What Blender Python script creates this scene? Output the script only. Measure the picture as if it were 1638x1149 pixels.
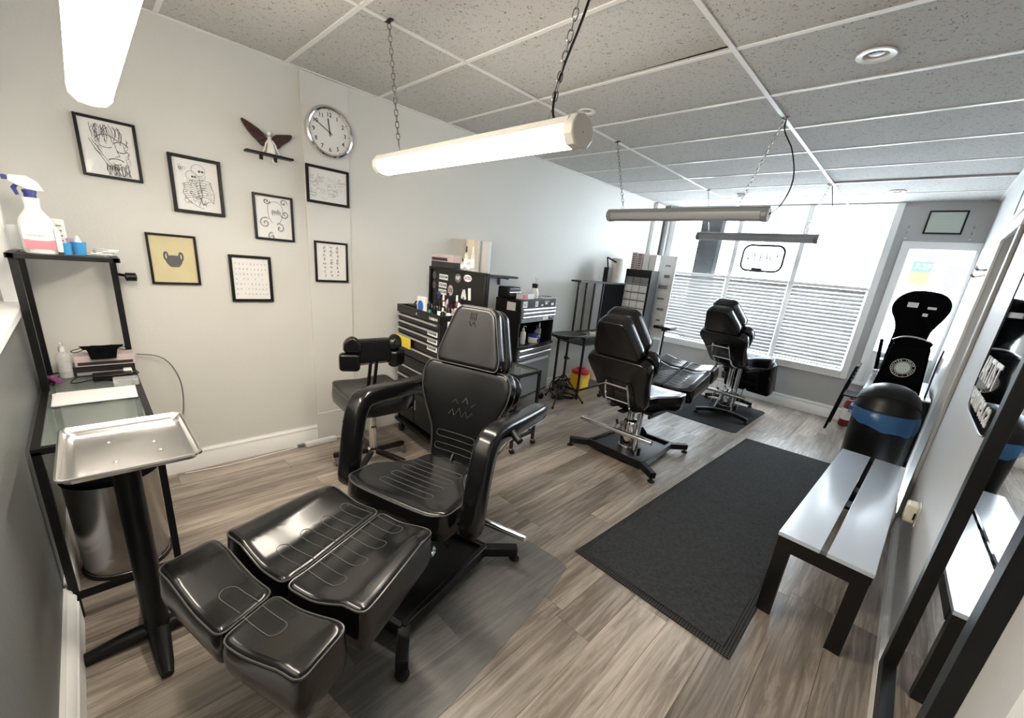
import bpy, bmesh, math, random
from mathutils import Vector, Matrix
random.seed(7)
PI = math.pi
S = bpy.context.scene
for o in list(bpy.data.objects): bpy.data.objects.remove(o)
COL = S.collection
# ------------------------------------------------------------------ camera
cd = bpy.data.cameras.new('camera'); cam = bpy.data.objects.new('camera', cd); COL.objects.link(cam)
cd.sensor_fit = 'HORIZONTAL'; cd.sensor_width = 36; cd.lens = 14.2369
cd.shift_x = -0.003157; cd.shift_y = 0.026132; cd.clip_start = 0.03; cd.clip_end = 200
cr = Matrix(((.7078503, -.2690153, .6531299), (.7000677, .1440128, -.6994037), (.0940912, .9523083, .2902684)))
cam.matrix_world = Matrix.Translation((3.173845, -1.651528, 1.53441)) @ cr.to_4x4()
S.camera = cam
# ------------------------------------------------------------------ world, exposure
w = bpy.data.worlds.new('world'); S.world = w; w.use_nodes = True
bg = w.node_tree.nodes['Background']; bg.inputs[0].default_value = (.80, .91, 1, 1); bg.inputs[1].default_value = 10.5
S.view_settings.view_transform = 'Standard'; S.view_settings.look = 'None'
S.view_settings.gamma = 1; S.view_settings.exposure = 1.2; S.view_settings.use_curve_mapping = False
LAMP = 27.0      # emission of the two lit lamp diffusers
W, H, YW, YN = 3.474, 2.573, 4.805, -1.894

# ------------------------------------------------------------------ materials
def lin(c):
    return tuple((x / 12.92 if x <= .04045 else ((x + .055) / 1.055) ** 2.4) for x in c)
def mat(name, col, rough=.5, metal=0, spec=.5, coat=0, bump=None, noise=None, emit=None, alpha=None, trans=0, sheen=0, ior=1.5, coatr=.1):
    m = bpy.data.materials.new(name); m.use_nodes = True; n = m.node_tree; b = n.nodes['Principled BSDF']
    b.inputs['Base Color'].default_value = (*col, 1); b.inputs['Roughness'].default_value = rough
    b.inputs['Metallic'].default_value = metal; b.inputs['Specular IOR Level'].default_value = spec
    b.inputs['Coat Weight'].default_value = coat; b.inputs['Coat Roughness'].default_value = coatr
    b.inputs['Transmission Weight'].default_value = trans; b.inputs['Sheen Weight'].default_value = sheen
    b.inputs['IOR'].default_value = ior
    if alpha is not None: b.inputs['Alpha'].default_value = alpha
    if emit: b.inputs['Emission Color'].default_value = (*emit[0], 1); b.inputs['Emission Strength'].default_value = emit[1]
    tc = n.nodes.new('ShaderNodeTexCoord')
    if noise:   # (scale, amount)
        t = n.nodes.new('ShaderNodeTexNoise'); t.inputs['Scale'].default_value = noise[0]; t.inputs['Detail'].default_value = 6
        r = n.nodes.new('ShaderNodeMapRange'); r.inputs['To Min'].default_value = 1 - noise[1]; r.inputs['To Max'].default_value = 1 + noise[1]
        x = n.nodes.new('ShaderNodeMix'); x.data_type = 'RGBA'; x.blend_type = 'MULTIPLY'; x.inputs[0].default_value = 1
        x.inputs[6].default_value = (*col, 1)
        n.links.new(tc.outputs['Object'], t.inputs[0]); n.links.new(t.outputs[0], r.inputs[0]); n.links.new(r.outputs[0], x.inputs[7])
        n.links.new(x.outputs[2], b.inputs['Base Color'])
    if bump:    # (scale, strength)
        t = n.nodes.new('ShaderNodeTexNoise'); t.inputs['Scale'].default_value = bump[0]; t.inputs['Detail'].default_value = 4
        p = n.nodes.new('ShaderNodeBump'); p.inputs['Strength'].default_value = bump[1]; p.inputs['Distance'].default_value = .01
        n.links.new(tc.outputs['Object'], t.inputs[0]); n.links.new(t.outputs[0], p.inputs['Height']); n.links.new(p.outputs[0], b.inputs['Normal'])
    return m
def clearmat(name, col, opac, gloss_rough=.02):   # thin clear sheet
    m = bpy.data.materials.new(name); m.use_nodes = True; n = m.node_tree; n.nodes.clear()
    o = n.nodes.new('ShaderNodeOutputMaterial'); a = n.nodes.new('ShaderNodeBsdfTransparent'); g = n.nodes.new('ShaderNodeBsdfPrincipled')
    g.inputs['Base Color'].default_value = (*col, 1); g.inputs['Roughness'].default_value = gloss_rough
    x = n.nodes.new('ShaderNodeMixShader'); x.inputs[0].default_value = opac
    n.links.new(a.outputs[0], x.inputs[1]); n.links.new(g.outputs[0], x.inputs[2]); n.links.new(x.outputs[0], o.inputs[0])
    return m
M = {}
M['leather'] = mat('black_leather', (.0045, .0045, .005), .23, spec=.36, coat=.22, coatr=.12)
M['stitch'] = mat('grey_stitching', (.07, .07, .066), .6)
M['piping'] = mat('piping', (.05, .05, .05), .28, spec=.7)
M['blackmetal'] = mat('black_metal', (.004, .004, .0045), .36, spec=.35)
M['chrome'] = mat('chrome', (.78, .78, .79), .12, 1)
M['steel'] = mat('brushed_steel', (.42, .41, .40), .24, 1, noise=(9, .12))
M['tray'] = mat('tray_aluminium', (.62, .61, .60), .24, 1, noise=(6, .08))
M['blackplastic'] = mat('black_plastic', (.004, .004, .0045), .38, spec=.35)
M['greyplastic'] = mat('grey_plastic', (.12, .12, .125), .45)
M['rubber'] = mat('rubber', (.008, .008, .008), .8, spec=.2)
M['white'] = mat('white_plastic', (.78, .78, .77), .35)
M['slat'] = mat('blind_slat', (.50, .50, .50), .45)
M['paint_white'] = mat('white_trim_paint', (.80, .80, .79), .35, bump=(30, .04))
M['wall'] = mat('wall_paint', (.64, .635, .60), .55, bump=(60, .08), noise=(1.5, .03))
M['wall_back'] = mat('grey_wall_paint', (.42, .42, .42), .6, bump=(60, .05), noise=(2, .03))
M['wall_right'] = mat('right_wall_paint', (.56, .56, .56), .45, bump=(50, .06), noise=(2, .04))
M['wall_dark'] = mat('charcoal_wall_paint', (.115, .12, .118), .5, bump=(50, .1), noise=(3, .12))
M['jamb'] = mat('jamb_grey', (.36, .35, .34), .5)
M['glass'] = clearmat('window_glass', (.9, .95, .95), .06)
M['glass2'] = clearmat('table_glass', (.25, .3, .28), .32)
M['clear'] = clearmat('clear_plastic', (.85, .87, .88), .28, .15)
M['matclear'] = clearmat('clear_floor_mat', (.22, .23, .235), .30, .28)
M['mirror'] = mat('mirror', (.9, .91, .91), .01, 1)
M['mirrordark'] = mat('dark_mirror', (.55, .57, .59), .03, 1)
M['paper'] = mat('paper', (.80, .79, .78), .6)
M['paper2'] = mat('cream_paper', (.62, .53, .28), .6, noise=(12, .12))
M['ink'] = mat('ink', (.03, .025, .03), .7)
M['ink2'] = mat('pale_ink', (.25, .25, .27), .7)
M['lamp'] = mat('lit_diffuser', (.9, .88, .84), .4, emit=((1, .90, .76), LAMP))
M['lampoff'] = mat('unlit_diffuser', (.42, .43, .44), .35)
M['lamphouse'] = mat('lamp_housing', (.62, .60, .55), .4)
M['lampgrey'] = mat('grey_lamp_housing', (.27, .275, .28), .4)
M['navy'] = mat('navy_plastic', (.02, .03, .2), .35)
M['blue'] = mat('blue_plastic', (.05, .30, .62), .35)
M['bagblue'] = clearmat('blue_film', (.06, .22, .52), .5, .2)
M['red'] = mat('red_plastic', (.55, .03, .04), .4)
M['darkred'] = mat('dark_red', (.22, .012, .02), .35)
M['yellow'] = mat('yellow_plastic', (.85, .48, .04), .4)
M['yellowpaper'] = mat('yellow_paper', (.80, .62, .05), .5)
M['pinkish'] = mat('pink_print', (.75, .22, .26), .5)
M['purple'] = mat('purple_plastic', (.20, .05, .16), .35)
M['lilac'] = mat('lilac_fabric', (.50, .38, .62), .7)
M['green'] = mat('green_ink', (.01, .12, .09), .3)
M['wine'] = mat('wine_ink', (.12, .01, .03), .3)
M['wing'] = mat('brown_wing', (.055, .02, .02), .55, noise=(40, .3), bump=(90, .4))
M['plaster'] = mat('white_plaster', (.75, .73, .70), .7)
M['drawergrey'] = mat('grey_drawer', (.22, .225, .23), .35, .3)
M['drawerblack'] = mat('black_drawer', (.006, .006, .007), .35, spec=.35)
M['alu'] = mat('aluminium_pull', (.72, .72, .73), .3, .9)
M['carton'] = mat('glovebox', (.55, .45, .45), .5)
M['cartondark'] = mat('glovebox_dark', (.02, .018, .02), .4)
M['beige'] = mat('beige_plastic', (.72, .66, .52), .45)
M['benchtop'] = mat('black_brown_bench', (.005, .005, .005), .3, spec=.4)
M['benchboard'] = mat('pale_gloss_board', (.48, .53, .60), .22, spec=.7, coat=.4, bump=(200, .02), coatr=.12)  # bench top boards: even pale grey-blue with a glossy coat
M['outground'] = mat('pavement_outside', (.5, .5, .5), .9)
M['dark'] = mat('black_cloth', (.002, .0022, .003), .85, spec=.06)
M['outdark'] = mat('dark_panel_outside', (.0035, .004, .005), .9, spec=.03)

# floor plank material: per-plank tint plus long grain
def plankmat():
    m = bpy.data.materials.new('vinyl_plank'); m.use_nodes = True; n = m.node_tree; b = n.nodes['Principled BSDF']
    tc = n.nodes.new('ShaderNodeTexCoord'); mp = n.nodes.new('ShaderNodeMapping'); oi = n.nodes.new('ShaderNodeObjectInfo')
    ad = n.nodes.new('ShaderNodeVectorMath'); ad.operation = 'ADD'
    mu = n.nodes.new('ShaderNodeMath'); mu.operation = 'MULTIPLY'; mu.inputs[1].default_value = 37
    n.links.new(oi.outputs['Random'], mu.inputs[0])
    n.links.new(tc.outputs['Object'], ad.inputs[0]); n.links.new(mu.outputs[0], ad.inputs[1])
    mp.inputs['Scale'].default_value = (26, 1.6, 1); n.links.new(ad.outputs[0], mp.inputs[0])
    t = n.nodes.new('ShaderNodeTexNoise'); t.inputs['Scale'].default_value = 1.2; t.inputs['Detail'].default_value = 9; t.inputs['Roughness'].default_value = .68; t.inputs['Distortion'].default_value = 1.3
    n.links.new(mp.outputs[0], t.inputs[0])
    t2 = n.nodes.new('ShaderNodeTexNoise'); t2.inputs['Scale'].default_value = .55; t2.inputs['Detail'].default_value = 3
    mp2 = n.nodes.new('ShaderNodeMapping'); mp2.inputs['Scale'].default_value = (9, 1.2, 1)
    n.links.new(ad.outputs[0], mp2.inputs[0]); n.links.new(mp2.outputs[0], t2.inputs[0])
    r = n.nodes.new('ShaderNodeValToRGB'); e = r.color_ramp.elements
    e[0].position = .30; e[0].color = (.115, .090, .070, 1); e[1].position = .70; e[1].color = (.50, .43, .365, 1)
    k = e.new(.45); k.color = (.215, .178, .145, 1); k = e.new(.55); k.color = (.34, .29, .245, 1)
    mx0 = n.nodes.new('ShaderNodeMath'); mx0.operation = 'MULTIPLY_ADD'; mx0.inputs[1].default_value = .55; 
    n.links.new(t2.outputs[0], mx0.inputs[0])
    sb = n.nodes.new('ShaderNodeMath'); sb.operation = 'MULTIPLY_ADD'; sb.inputs[1].default_value = .75; sb.inputs[2].default_value = -.16
    n.links.new(t.outputs[0], sb.inputs[0]); n.links.new(sb.outputs[0], mx0.inputs[2])
    n.links.new(mx0.outputs[0], r.inputs[0])
    hv = n.nodes.new('ShaderNodeMapRange'); hv.inputs['To Min'].default_value = .78; hv.inputs['To Max'].default_value = 1.18
    n.links.new(oi.outputs['Random'], hv.inputs[0])
    x = n.nodes.new('ShaderNodeMix'); x.data_type = 'RGBA'; x.blend_type = 'MULTIPLY'; x.inputs[0].default_value = 1
    n.links.new(r.outputs[0], x.inputs[6]); n.links.new(hv.outputs[0], x.inputs[7]); n.links.new(x.outputs[2], b.inputs['Base Color'])
    b.inputs['Roughness'].default_value = .31; b.inputs['Specular IOR Level'].default_value = .6
    p = n.nodes.new('ShaderNodeBump'); p.inputs['Strength'].default_value = .12; p.inputs['Distance'].default_value = .004
    n.links.new(t.outputs[0], p.inputs['Height']); n.links.new(p.outputs[0], b.inputs['Normal'])
    return m
M['plank'] = plankmat()
def tilemat():
    m = bpy.data.materials.new('ceiling_tile'); m.use_nodes = True; n = m.node_tree; b = n.nodes['Principled BSDF']
    tc = n.nodes.new('ShaderNodeTexCoord'); nz = n.nodes.new('ShaderNodeTexNoise'); nz.inputs['Scale'].default_value = 14
    mp = n.nodes.new('ShaderNodeMapping')
    mixv = n.nodes.new('ShaderNodeMix'); mixv.data_type = 'RGBA'; mixv.inputs[0].default_value = .06
    n.links.new(tc.outputs['Object'], nz.inputs[0]); n.links.new(tc.outputs['Object'], mixv.inputs[6]); n.links.new(nz.outputs['Color'], mixv.inputs[7])
    v = n.nodes.new('ShaderNodeTexNoise'); v.inputs['Scale'].default_value = 75; v.inputs['Detail'].default_value = 1.5; v.inputs['Distortion'].default_value = 1.6
    n.links.new(mixv.outputs[2], v.inputs[0])
    r = n.nodes.new('ShaderNodeValToRGB'); e = r.color_ramp.elements
    e[0].position = .325; e[0].color = (.22, .215, .205, 1); e[1].position = .385; e[1].color = (.56, .55, .53, 1)
    n.links.new(v.outputs[0], r.inputs[0]); n.links.new(r.outputs[0], b.inputs['Base Color'])
    p = n.nodes.new('ShaderNodeBump'); p.inputs['Strength'].default_value = .4; p.inputs['Distance'].default_value = .003
    n.links.new(r.outputs[0], p.inputs['Height']); n.links.new(p.outputs[0], b.inputs['Normal']); b.inputs['Roughness'].default_value = .9
    return m
M['tile'] = tilemat()
def rugmat(name, c1, c2, sc, ribs=False):
    m = bpy.data.materials.new(name); m.use_nodes = True; n = m.node_tree; b = n.nodes['Principled BSDF']
    tc = n.nodes.new('ShaderNodeTexCoord')
    t = n.nodes.new('ShaderNodeTexNoise'); t.inputs['Scale'].default_value = sc; t.inputs['Detail'].default_value = 8; t.inputs['Roughness'].default_value = .7
    if ribs:
        t = n.nodes.new('ShaderNodeTexChecker'); t.inputs['Scale'].default_value = sc
        mp = n.nodes.new('ShaderNodeMapping'); mp.inputs['Rotation'].default_value = (0, 0, .78); n.links.new(tc.outputs['Object'], mp.inputs[0]); n.links.new(mp.outputs[0], t.inputs[0])
        fac = t.outputs['Fac']
    else:
        n.links.new(tc.outputs['Object'], t.inputs[0]); fac = t.outputs[0]
    r = n.nodes.new('ShaderNodeValToRGB'); e = r.color_ramp.elements
    e[0].position = .35; e[0].color = (*c1, 1); e[1].position = .7; e[1].color = (*c2, 1)
    n.links.new(fac, r.inputs[0]); n.links.new(r.outputs[0], b.inputs['Base Color']); b.inputs['Roughness'].default_value = .95
    b.inputs['Specular IOR Level'].default_value = .15
    p = n.nodes.new('ShaderNodeBump'); p.inputs['Strength'].default_value = .7; p.inputs['Distance'].default_value = .004
    n.links.new(fac, p.inputs['Height']); n.links.new(p.outputs[0], b.inputs['Normal'])
    return m
M['rug'] = rugmat('charcoal_carpet', (.024, .025, .026), (.052, .054, .055), 60)
M['ribmat'] = rugmat('ribbed_rubber', (.012, .013, .014), (.045, .047, .05), 60, True)
M['rugedge'] = rugmat('rug_border', (.012, .012, .012), (.05, .05, .05), 110, True)

# ------------------------------------------------------------------ geometry helper
class G:
    def __init__(s): s.v = []; s.f = []
    def add(s, vs, fs):
        o = len(s.v); s.v += [Vector(p) for p in vs]; s.f += [tuple(i + o for i in f) for f in fs]; return s
    def box(s, c, d, m=None):
        x, y, z = d[0] / 2, d[1] / 2, d[2] / 2
        vs = [Vector((a * x, b * y, e * z)) for a in (-1, 1) for b in (-1, 1) for e in (-1, 1)]
        if m is not None: vs = [m @ v for v in vs]
        vs = [v + Vector(c) for v in vs]
        return s.add(vs, [(0, 1, 3, 2), (4, 6, 7, 5), (0, 4, 5, 1), (2, 3, 7, 6), (0, 2, 6, 4), (1, 5, 7, 3)])
    def span(s, a, b):   # box from corner a to corner b
        return s.box([(p + q) / 2 for p, q in zip(a, b)], [abs(p - q) for p, q in zip(a, b)])
    def beam(s, p, q, w, h, up=(0, 0, 1)):   # rectangular bar from p to q
        p, q = Vector(p), Vector(q); d = (q - p); L = d.length; d.normalize(); up = Vector(up)
        if abs(d.dot(up)) > .98: up = Vector((0, 1, 0))
        x = d.cross(up).normalized(); z = x.cross(d)
        return s.box((p + q) / 2, (w, L, h), Matrix((x, d, z)).transposed())
    def tube(s, path, r, n=8, closed=False, cap=True):
        P = [Vector(p) for p in path]; N = len(P)
        R = r if isinstance(r, (list, tuple)) else [r] * N
        def tan(i):
            a = P[(i - 1) % N] if (closed or i > 0) else P[i]; b = P[(i + 1) % N] if (closed or i < N - 1) else P[i]
            t = b - a
            return t.normalized() if t.length > 1e-9 else Vector((0, 0, 1))
        t0 = tan(0); u = t0.orthogonal().normalized(); vs = []; fs = []
        for i in range(N):
            t = tan(i); u = (u - t * u.dot(t))
            if u.length < 1e-6: u = t.orthogonal()
            u.normalize(); b = t.cross(u)
            for k in range(n):
                a = 2 * PI * k / n; vs.append(P[i] + (u * math.cos(a) + b * math.sin(a)) * R[i])
        for i in range(N if closed else N - 1):
            j = (i + 1) % N
            for k in range(n): fs.append((i * n + k, i * n + (k + 1) % n, j * n + (k + 1) % n, j * n + k))
        if cap and not closed: fs += [tuple(range(n))[::-1], tuple((N - 1) * n + k for k in range(n))]
        return s.add(vs, fs)
    def cyl(s, p, q, r, r2=None, n=20): return s.tube([p, q], [r, r if r2 is None else r2], n)
    def lathe(s, prof, c=(0, 0, 0), n=28, m=None, cap=True):   # prof: (r,z)
        vs = []; fs = []; k = len(prof)
        for (r, z) in prof:
            for i in range(n):
                a = 2 * PI * i / n; v = Vector((r * math.cos(a), r * math.sin(a), z))
                vs.append((m @ v if m is not None else v) + Vector(c))
        for j in range(k - 1):
            for i in range(n): fs.append((j * n + i, j * n + (i + 1) % n, (j + 1) * n + (i + 1) % n, (j + 1) * n + i))
        if cap: fs += [tuple(range(n))[::-1], tuple((k - 1) * n + i for i in range(n))]
        return s.add(vs, fs)
    def prism(s, poly, axis, a, b):   # polygon extruded along an axis 'x','y','z' from a to b
        n = len(poly)
        def P(p, t): return {'x': (t, p[0], p[1]), 'y': (p[0], t, p[1]), 'z': (p[0], p[1], t)}[axis]
        vs = [P(p, a) for p in poly] + [P(p, b) for p in poly]
        fs = [tuple(range(n))[::-1], tuple(range(n, 2 * n))] + [(i, (i + 1) % n, n + (i + 1) % n, n + i) for i in range(n)]
        return s.add(vs, fs)
    def xf(s, m): s.v = [m @ v for v in s.v]; return s
    def out(s, name, m, parent=None, bevel=0, smooth=35, loc=None, rz=0, kind=None, label=None, cat=None, group=None, seg=2):
        if not s.v: return None
        me = bpy.data.meshes.new(name); me.from_pydata([tuple(v) for v in s.v], [], s.f); me.update()
        bm = bmesh.new(); bm.from_mesh(me); bmesh.ops.recalc_face_normals(bm, faces=bm.faces); bm.to_mesh(me); bm.free()
        if smooth:
            for p in me.polygons: p.use_smooth = True
            me.set_sharp_from_angle(angle=math.radians(smooth))
        me.materials.append(M[m] if isinstance(m, str) else m)
        o = bpy.data.objects.new(name, me); COL.objects.link(o)
        if parent is not None: o.parent = parent
        if loc is not None: o.location = loc
        o.rotation_euler[2] = rz
        if bevel:
            b = o.modifiers.new('bevel', 'BEVEL'); b.width = bevel; b.segments = seg; b.limit_method = 'ANGLE'; b.angle_limit = math.radians(40)
        tag(o, label, cat, group, kind)
        return o
def tag(o, label=None, cat=None, group=None, kind=None):
    if label: o['label'] = label
    if cat: o['category'] = cat
    if group: o['group'] = group
    if kind: o['kind'] = kind
    return o
def thing(name, label, cat, loc=(0, 0, 0), rz=0, group=None):
    o = bpy.data.objects.new(name, None); COL.objects.link(o); o.empty_display_size = .05
    o.location = loc; o.rotation_euler = (0, 0, rz); return tag(o, label, cat, group)
def text(s, size, mw, m, parent, name='lettering', ext=.0008, font_w=0, sx=1, align='CENTER'):
    c = bpy.data.curves.new('t', 'FONT'); c.body = s; c.size = size; c.extrude = ext; c.align_x = align; c.align_y = 'CENTER'; c.offset = font_w; c.resolution_u = 2
    t = bpy.data.objects.new('t', c); COL.objects.link(t)
    me = bpy.data.meshes.new_from_object(t.evaluated_get(bpy.context.evaluated_depsgraph_get()))
    bpy.data.objects.remove(t)
    me.transform(mw @ Matrix.Diagonal((sx, 1, 1, 1))); me.materials.clear(); me.materials.append(M[m])
    o = bpy.data.objects.new(name, me); COL.objects.link(o); o.parent = parent
    return o
def frameM(o, ex, ey, ez):
    return Matrix.Translation(o) @ Matrix((Vector(ex), Vector(ey), Vector(ez))).transposed().to_4x4()
def smoothpoly(P, it=2, k=.25):
    for _ in range(it):
        Q = []
        for i in range(len(P)):
            a, b = Vector(P[i]), Vector(P[(i + 1) % len(P)]); Q += [a.lerp(b, k), a.lerp(b, 1 - k)]
        P = Q
    return [Vector(p) for p in P]
def roundpoly(P, r, n=5):
    P = [Vector(p) for p in P]; Q = []
    for i, b in enumerate(P):
        a, c = P[i - 1], P[(i + 1) % len(P)]
        d = min(r, (a - b).length * .45, (c - b).length * .45)
        p, q = b + (a - b).normalized() * d, b + (c - b).normalized() * d
        for k in range(n + 1):
            u = k / n; Q.append(p * (1 - u) ** 2 + b * 2 * u * (1 - u) + q * u * u)
    return Q
def dense(P, step):
    Q = []
    for i in range(len(P)):
        a, b = Vector(P[i]), Vector(P[(i + 1) % len(P)]); n = max(1, int((b - a).length / step))
        Q += [a.lerp(b, j / n) for j in range(n)]
    return Q
def pad(name, outline, fm, th, er=.018, dish=None, m='leather', parent=None, piping=True, corner=.18, it=3, round_under=True, pipename='piping'):
    """upholstered pad: outline in the plane of frame fm, top face at z=0, thickness th below it"""
    P = dense(roundpoly(outline, .045 * corner / .18), .022); n = len(P)
    ar = sum(P[i].x * P[(i + 1) % n].y - P[(i + 1) % n].x * P[i].y for i in range(n))
    if ar < 0: P = P[::-1]
    c = sum(P, Vector((0, 0))) / n; dish = dish or (lambda x, y: 0)
    nor = []
    for i in range(n):
        t = (P[(i + 1) % n] - P[i - 1]); nor.append(Vector((t.y, -t.x)).normalized())
    def inset(d): return [P[i] - nor[i] * d for i in range(n)]
    rings = []
    rb = er * .8 if round_under else er * .3
    for a in (0, 30, 60, 90):
        rings.append((inset(rb * (1 - math.sin(math.radians(a)))), [-th + rb * (1 - math.cos(math.radians(a)))] * n))
    for t in (.25, .5, .75):
        rings.append((inset(-.006 * math.sin(PI * t)), [-th + rb + (th - rb - er) * t] * n))
    for a in (0, 20, 40, 60, 90):
        R = inset(er * (1 - math.cos(math.radians(a)))); rings.append((R, [-er + er * math.sin(math.radians(a)) + dish(p.x, p.y) for p in R]))
    R0 = rings[-1][0]
    for sc in (.93, .84, .72, .58, .43, .28, .13):
        R = [c + (p - c) * sc for p in R0]; rings.append((R, [dish(p.x, p.y) for p in R]))
    vs = []; fs = []
    for R, Z in rings: vs += [(p.x, p.y, z) for p, z in zip(R, Z)]
    K = len(rings)
    for j in range(K - 1):
        for i in range(n): fs.append((j * n + i, j * n + (i + 1) % n, (j + 1) * n + (i + 1) % n, (j + 1) * n + i))
    vs.append((c.x, c.y, dish(c.x, c.y))); fs += [((K - 1) * n + i, (K - 1) * n + (i + 1) % n, K * n) for i in range(n)]
    vs.append((c.x, c.y, -th)); fs += [((i + 1) % n, i, K * n + 1) for i in range(n)]
    g = G().add(vs, fs).xf(fm); o = g.out(name, m, parent, smooth=60)
    if piping:
        q = [(p.x, p.y, -er * .45 + dish(p.x, p.y)) for p in inset(-.0005 + er * .12)]
        G().tube(q, .0032, 6, True).xf(fm).out(pipename, 'piping', o)
    return o
def stadium(x0, x1, y, w, ends='both', n=8):
    """outline of a slot along x"""
    P = []; r = w / 2
    if ends in ('both', 'lo'):
        P += [(x0 + r + r * math.cos(a), y + r * math.sin(a)) for a in [PI / 2 + PI * i / n for i in range(n + 1)]]
    else: P += [(x0, y + r), (x0, y - r)] if ends == 'hi' else []
    if ends in ('both', 'hi'):
        Q = [(x1 - r + r * math.cos(a), y + r * math.sin(a)) for a in [-PI / 2 + PI * i / n for i in range(n + 1)]]
    else: Q = [(x1, y - r), (x1, y + r)]
    if ends == 'hi': return [(x0, y - r)] + Q + [(x0, y + r)], False
    if ends == 'lo': return [(x1, y + r)] + P + [(x1, y - r)], False
    return P + Q, True
def stitches(slots, fm, dish, parent, rad=.0012):
    g = G()
    for P, cl in slots:
        V = [Vector(p) for p in P]; D = []
        for i in range(len(V) if cl else len(V) - 1):
            a, b = V[i], V[(i + 1) % len(V)]; k = max(1, int((b - a).length / .03)); D += [a.lerp(b, j / k) for j in range(k)]
        if not cl: D.append(V[-1])
        g.tube([(p.x, p.y, dish(p.x, p.y) + .0006) for p in D], rad, 4, cl)
    return g.xf(fm).out('stitching', 'stitch', parent)
def sweep(path, w, t, xdir=(1, 0, 0), n=16, taper=True):
    """soft rectangular padded bar following path in the plane normal to xdir"""
    P = [Vector(p) for p in path]; X = Vector(xdir); vs = []; fs = []; N = len(P); sc = []
    for i in range(N):
        a = P[max(0, i - 1)]; b = P[min(N - 1, i + 1)]; tg = (b - a).normalized(); nn = X.cross(tg).normalized()
        k = 1
        if i in (0, N - 1): k = .55
        elif i in (1, N - 2): k = .88
        for j in range(n):
            an = 2 * PI * j / n + PI / n; ca, sa = math.cos(an), math.sin(an); e = .42
            vs.append(P[i] + X * (w / 2 * k * math.copysign(abs(ca) ** e, ca)) + nn * (t / 2 * k * math.copysign(abs(sa) ** e, sa)))
    for i in range(N - 1):
        for j in range(n): fs.append((i * n + j, i * n + (j + 1) % n, (i + 1) * n + (j + 1) % n, (i + 1) * n + j))
    fs += [tuple(range(n))[::-1], tuple((N - 1) * n + j for j in range(n))]
    return G().add(vs, fs)
def resample(P, k=2):
    P = [Vector(p) for p in P]
    for _ in range(k):
        Q = [P[0]]
        for a, b in zip(P, P[1:]): Q += [a.lerp(b, .25), a.lerp(b, .75)]
        Q.append(P[-1]); P = Q
    return P

# ================================================================== ROOM
def struct(g, name, m, **k): return g.out(name, m, kind='structure', **k)
# floor: subfloor plus individual planks
fl = struct(G().span((0, YN, -.05), (W, YW, -.004)), 'floor', 'greyplastic')
PW, PL = .1825, 1.22
pm = {}
x = 0; r = 0
while x < W - .005:
    x1 = min(W, x + PW); y = YN - random.random() * PL * .9 - (.0 if r % 2 else .4)
    while y < YW:
        a, b = max(y, YN), min(y + PL, YW)
        if b - a > .02:
            g = G().span((x + .0007, a + .0007, -.006), (x1 - .0007, b - .0007, 0))
            mid = Vector(((x + x1) / 2, (a + b) / 2, 0)); g.v = [v - mid for v in g.v]
            g.out('plank', 'plank', fl, loc=mid, smooth=0)
        y += PL
    x = x1; r += 1
# ceiling
ce = struct(G().span((-.1, YN - .1, H + .10), (W + .1, YW + .1, H + .16)), 'ceiling', 'wall')
XT = [0, 1.0165, 2.2431, W]
T = .6096; YR = [YN] + [k * T for k in range(-3, 8)] + [YW]
sagtiles = {(1, 4): .012, (2, 10): .01, (1, 10): .006}
for i in range(3):
    for j in range(len(YR) - 1):
        a, b = YR[j], YR[j + 1]
        if b - a < .02: continue
        z = H + .004; tl = Matrix.Identity(3)
        g = G().box((0, 0, .008), (XT[i + 1] - XT[i] - .012, b - a - .012, .016))
        o = g.out('ceiling_tile', 'tile', ce, loc=((XT[i] + XT[i + 1]) / 2, (a + b) / 2, z), smooth=0)
        if (i, j) == (1, 4): o.location.z += .008; o.rotation_euler = (.012, -.012, 0)
        if (i, j) == (2, 9): o.location.z += .008; o.rotation_euler = (.018, 0, 0)
for i in (1, 2): G().box((0, 0, 0), (.024, YW - YN, .006)).out('grid_rail', 'paint_white', ce, loc=(XT[i], (YW + YN) / 2, H))
for j in range(1, len(YR) - 1): G().box((0, 0, 0), (W, .022, .005)).out('grid_rail', 'paint_white', ce, loc=(W / 2, YR[j], H + .0015))
for a, b in (((0, YN, H - .003), (.022, YW, H + .003)), ((W - .022, YN, H - .003), (W, YW, H + .003))): G().span(a, b).out('wall_angle', 'paint_white', ce)
# left wall with shallow pilaster
wl = struct(G().span((-.1, YN - .1, 0), (0, YW + .1, H + .16)), 'wall_left', 'wall')
G().span((0, -.534, 0), (.012, -.226, H - .005)).out('pilaster', mat('pilaster_paint', (.66, .655, .63), .5, noise=(2, .03)), wl, bevel=.003)
G().span((0, -.532, .0), (.018, .55, .24)).out('kick_panel', 'wall', wl, bevel=.002)
def baseboard(name, axis, s, a, b, sgn, h=.145, t=.016):
    """moulded profile; axis = run direction, s = wall plane, sgn = side the board stands on"""
    prof = [(0, 0), (t, 0), (t, h * .66), (t * .75, h * .70), (t * .75, h * .80), (t * .95, h * .83), (t * .8, h * .9), (t * .35, h * .96), (t * .35, h), (0, h)]
    g = G()
    if axis == 'y': g.prism([(s + sgn * p, q) for p, q in prof], 'y', a, b)
    else: g.prism([(s + sgn * p, q) for p, q in prof], 'x', a, b)
    return struct(g, name, 'paint_white')
baseboard('baseboard_left', 'y', 0, YN, -.534, 1)
b2 = baseboard('baseboard_left_far', 'y', 0, .55, YW, 1); b2.name = 'baseboard_left.001'
baseboard('baseboard_back', 'x', YW, 0, W, -1, h=.16)
bn = baseboard('baseboard_near', 'x', YN, 0, 1.15, 1, h=.16, t=.022)
b3 = baseboard('baseboard_near', 'x', YN, 1.15, W, 1, h=.16, t=.034)
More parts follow.
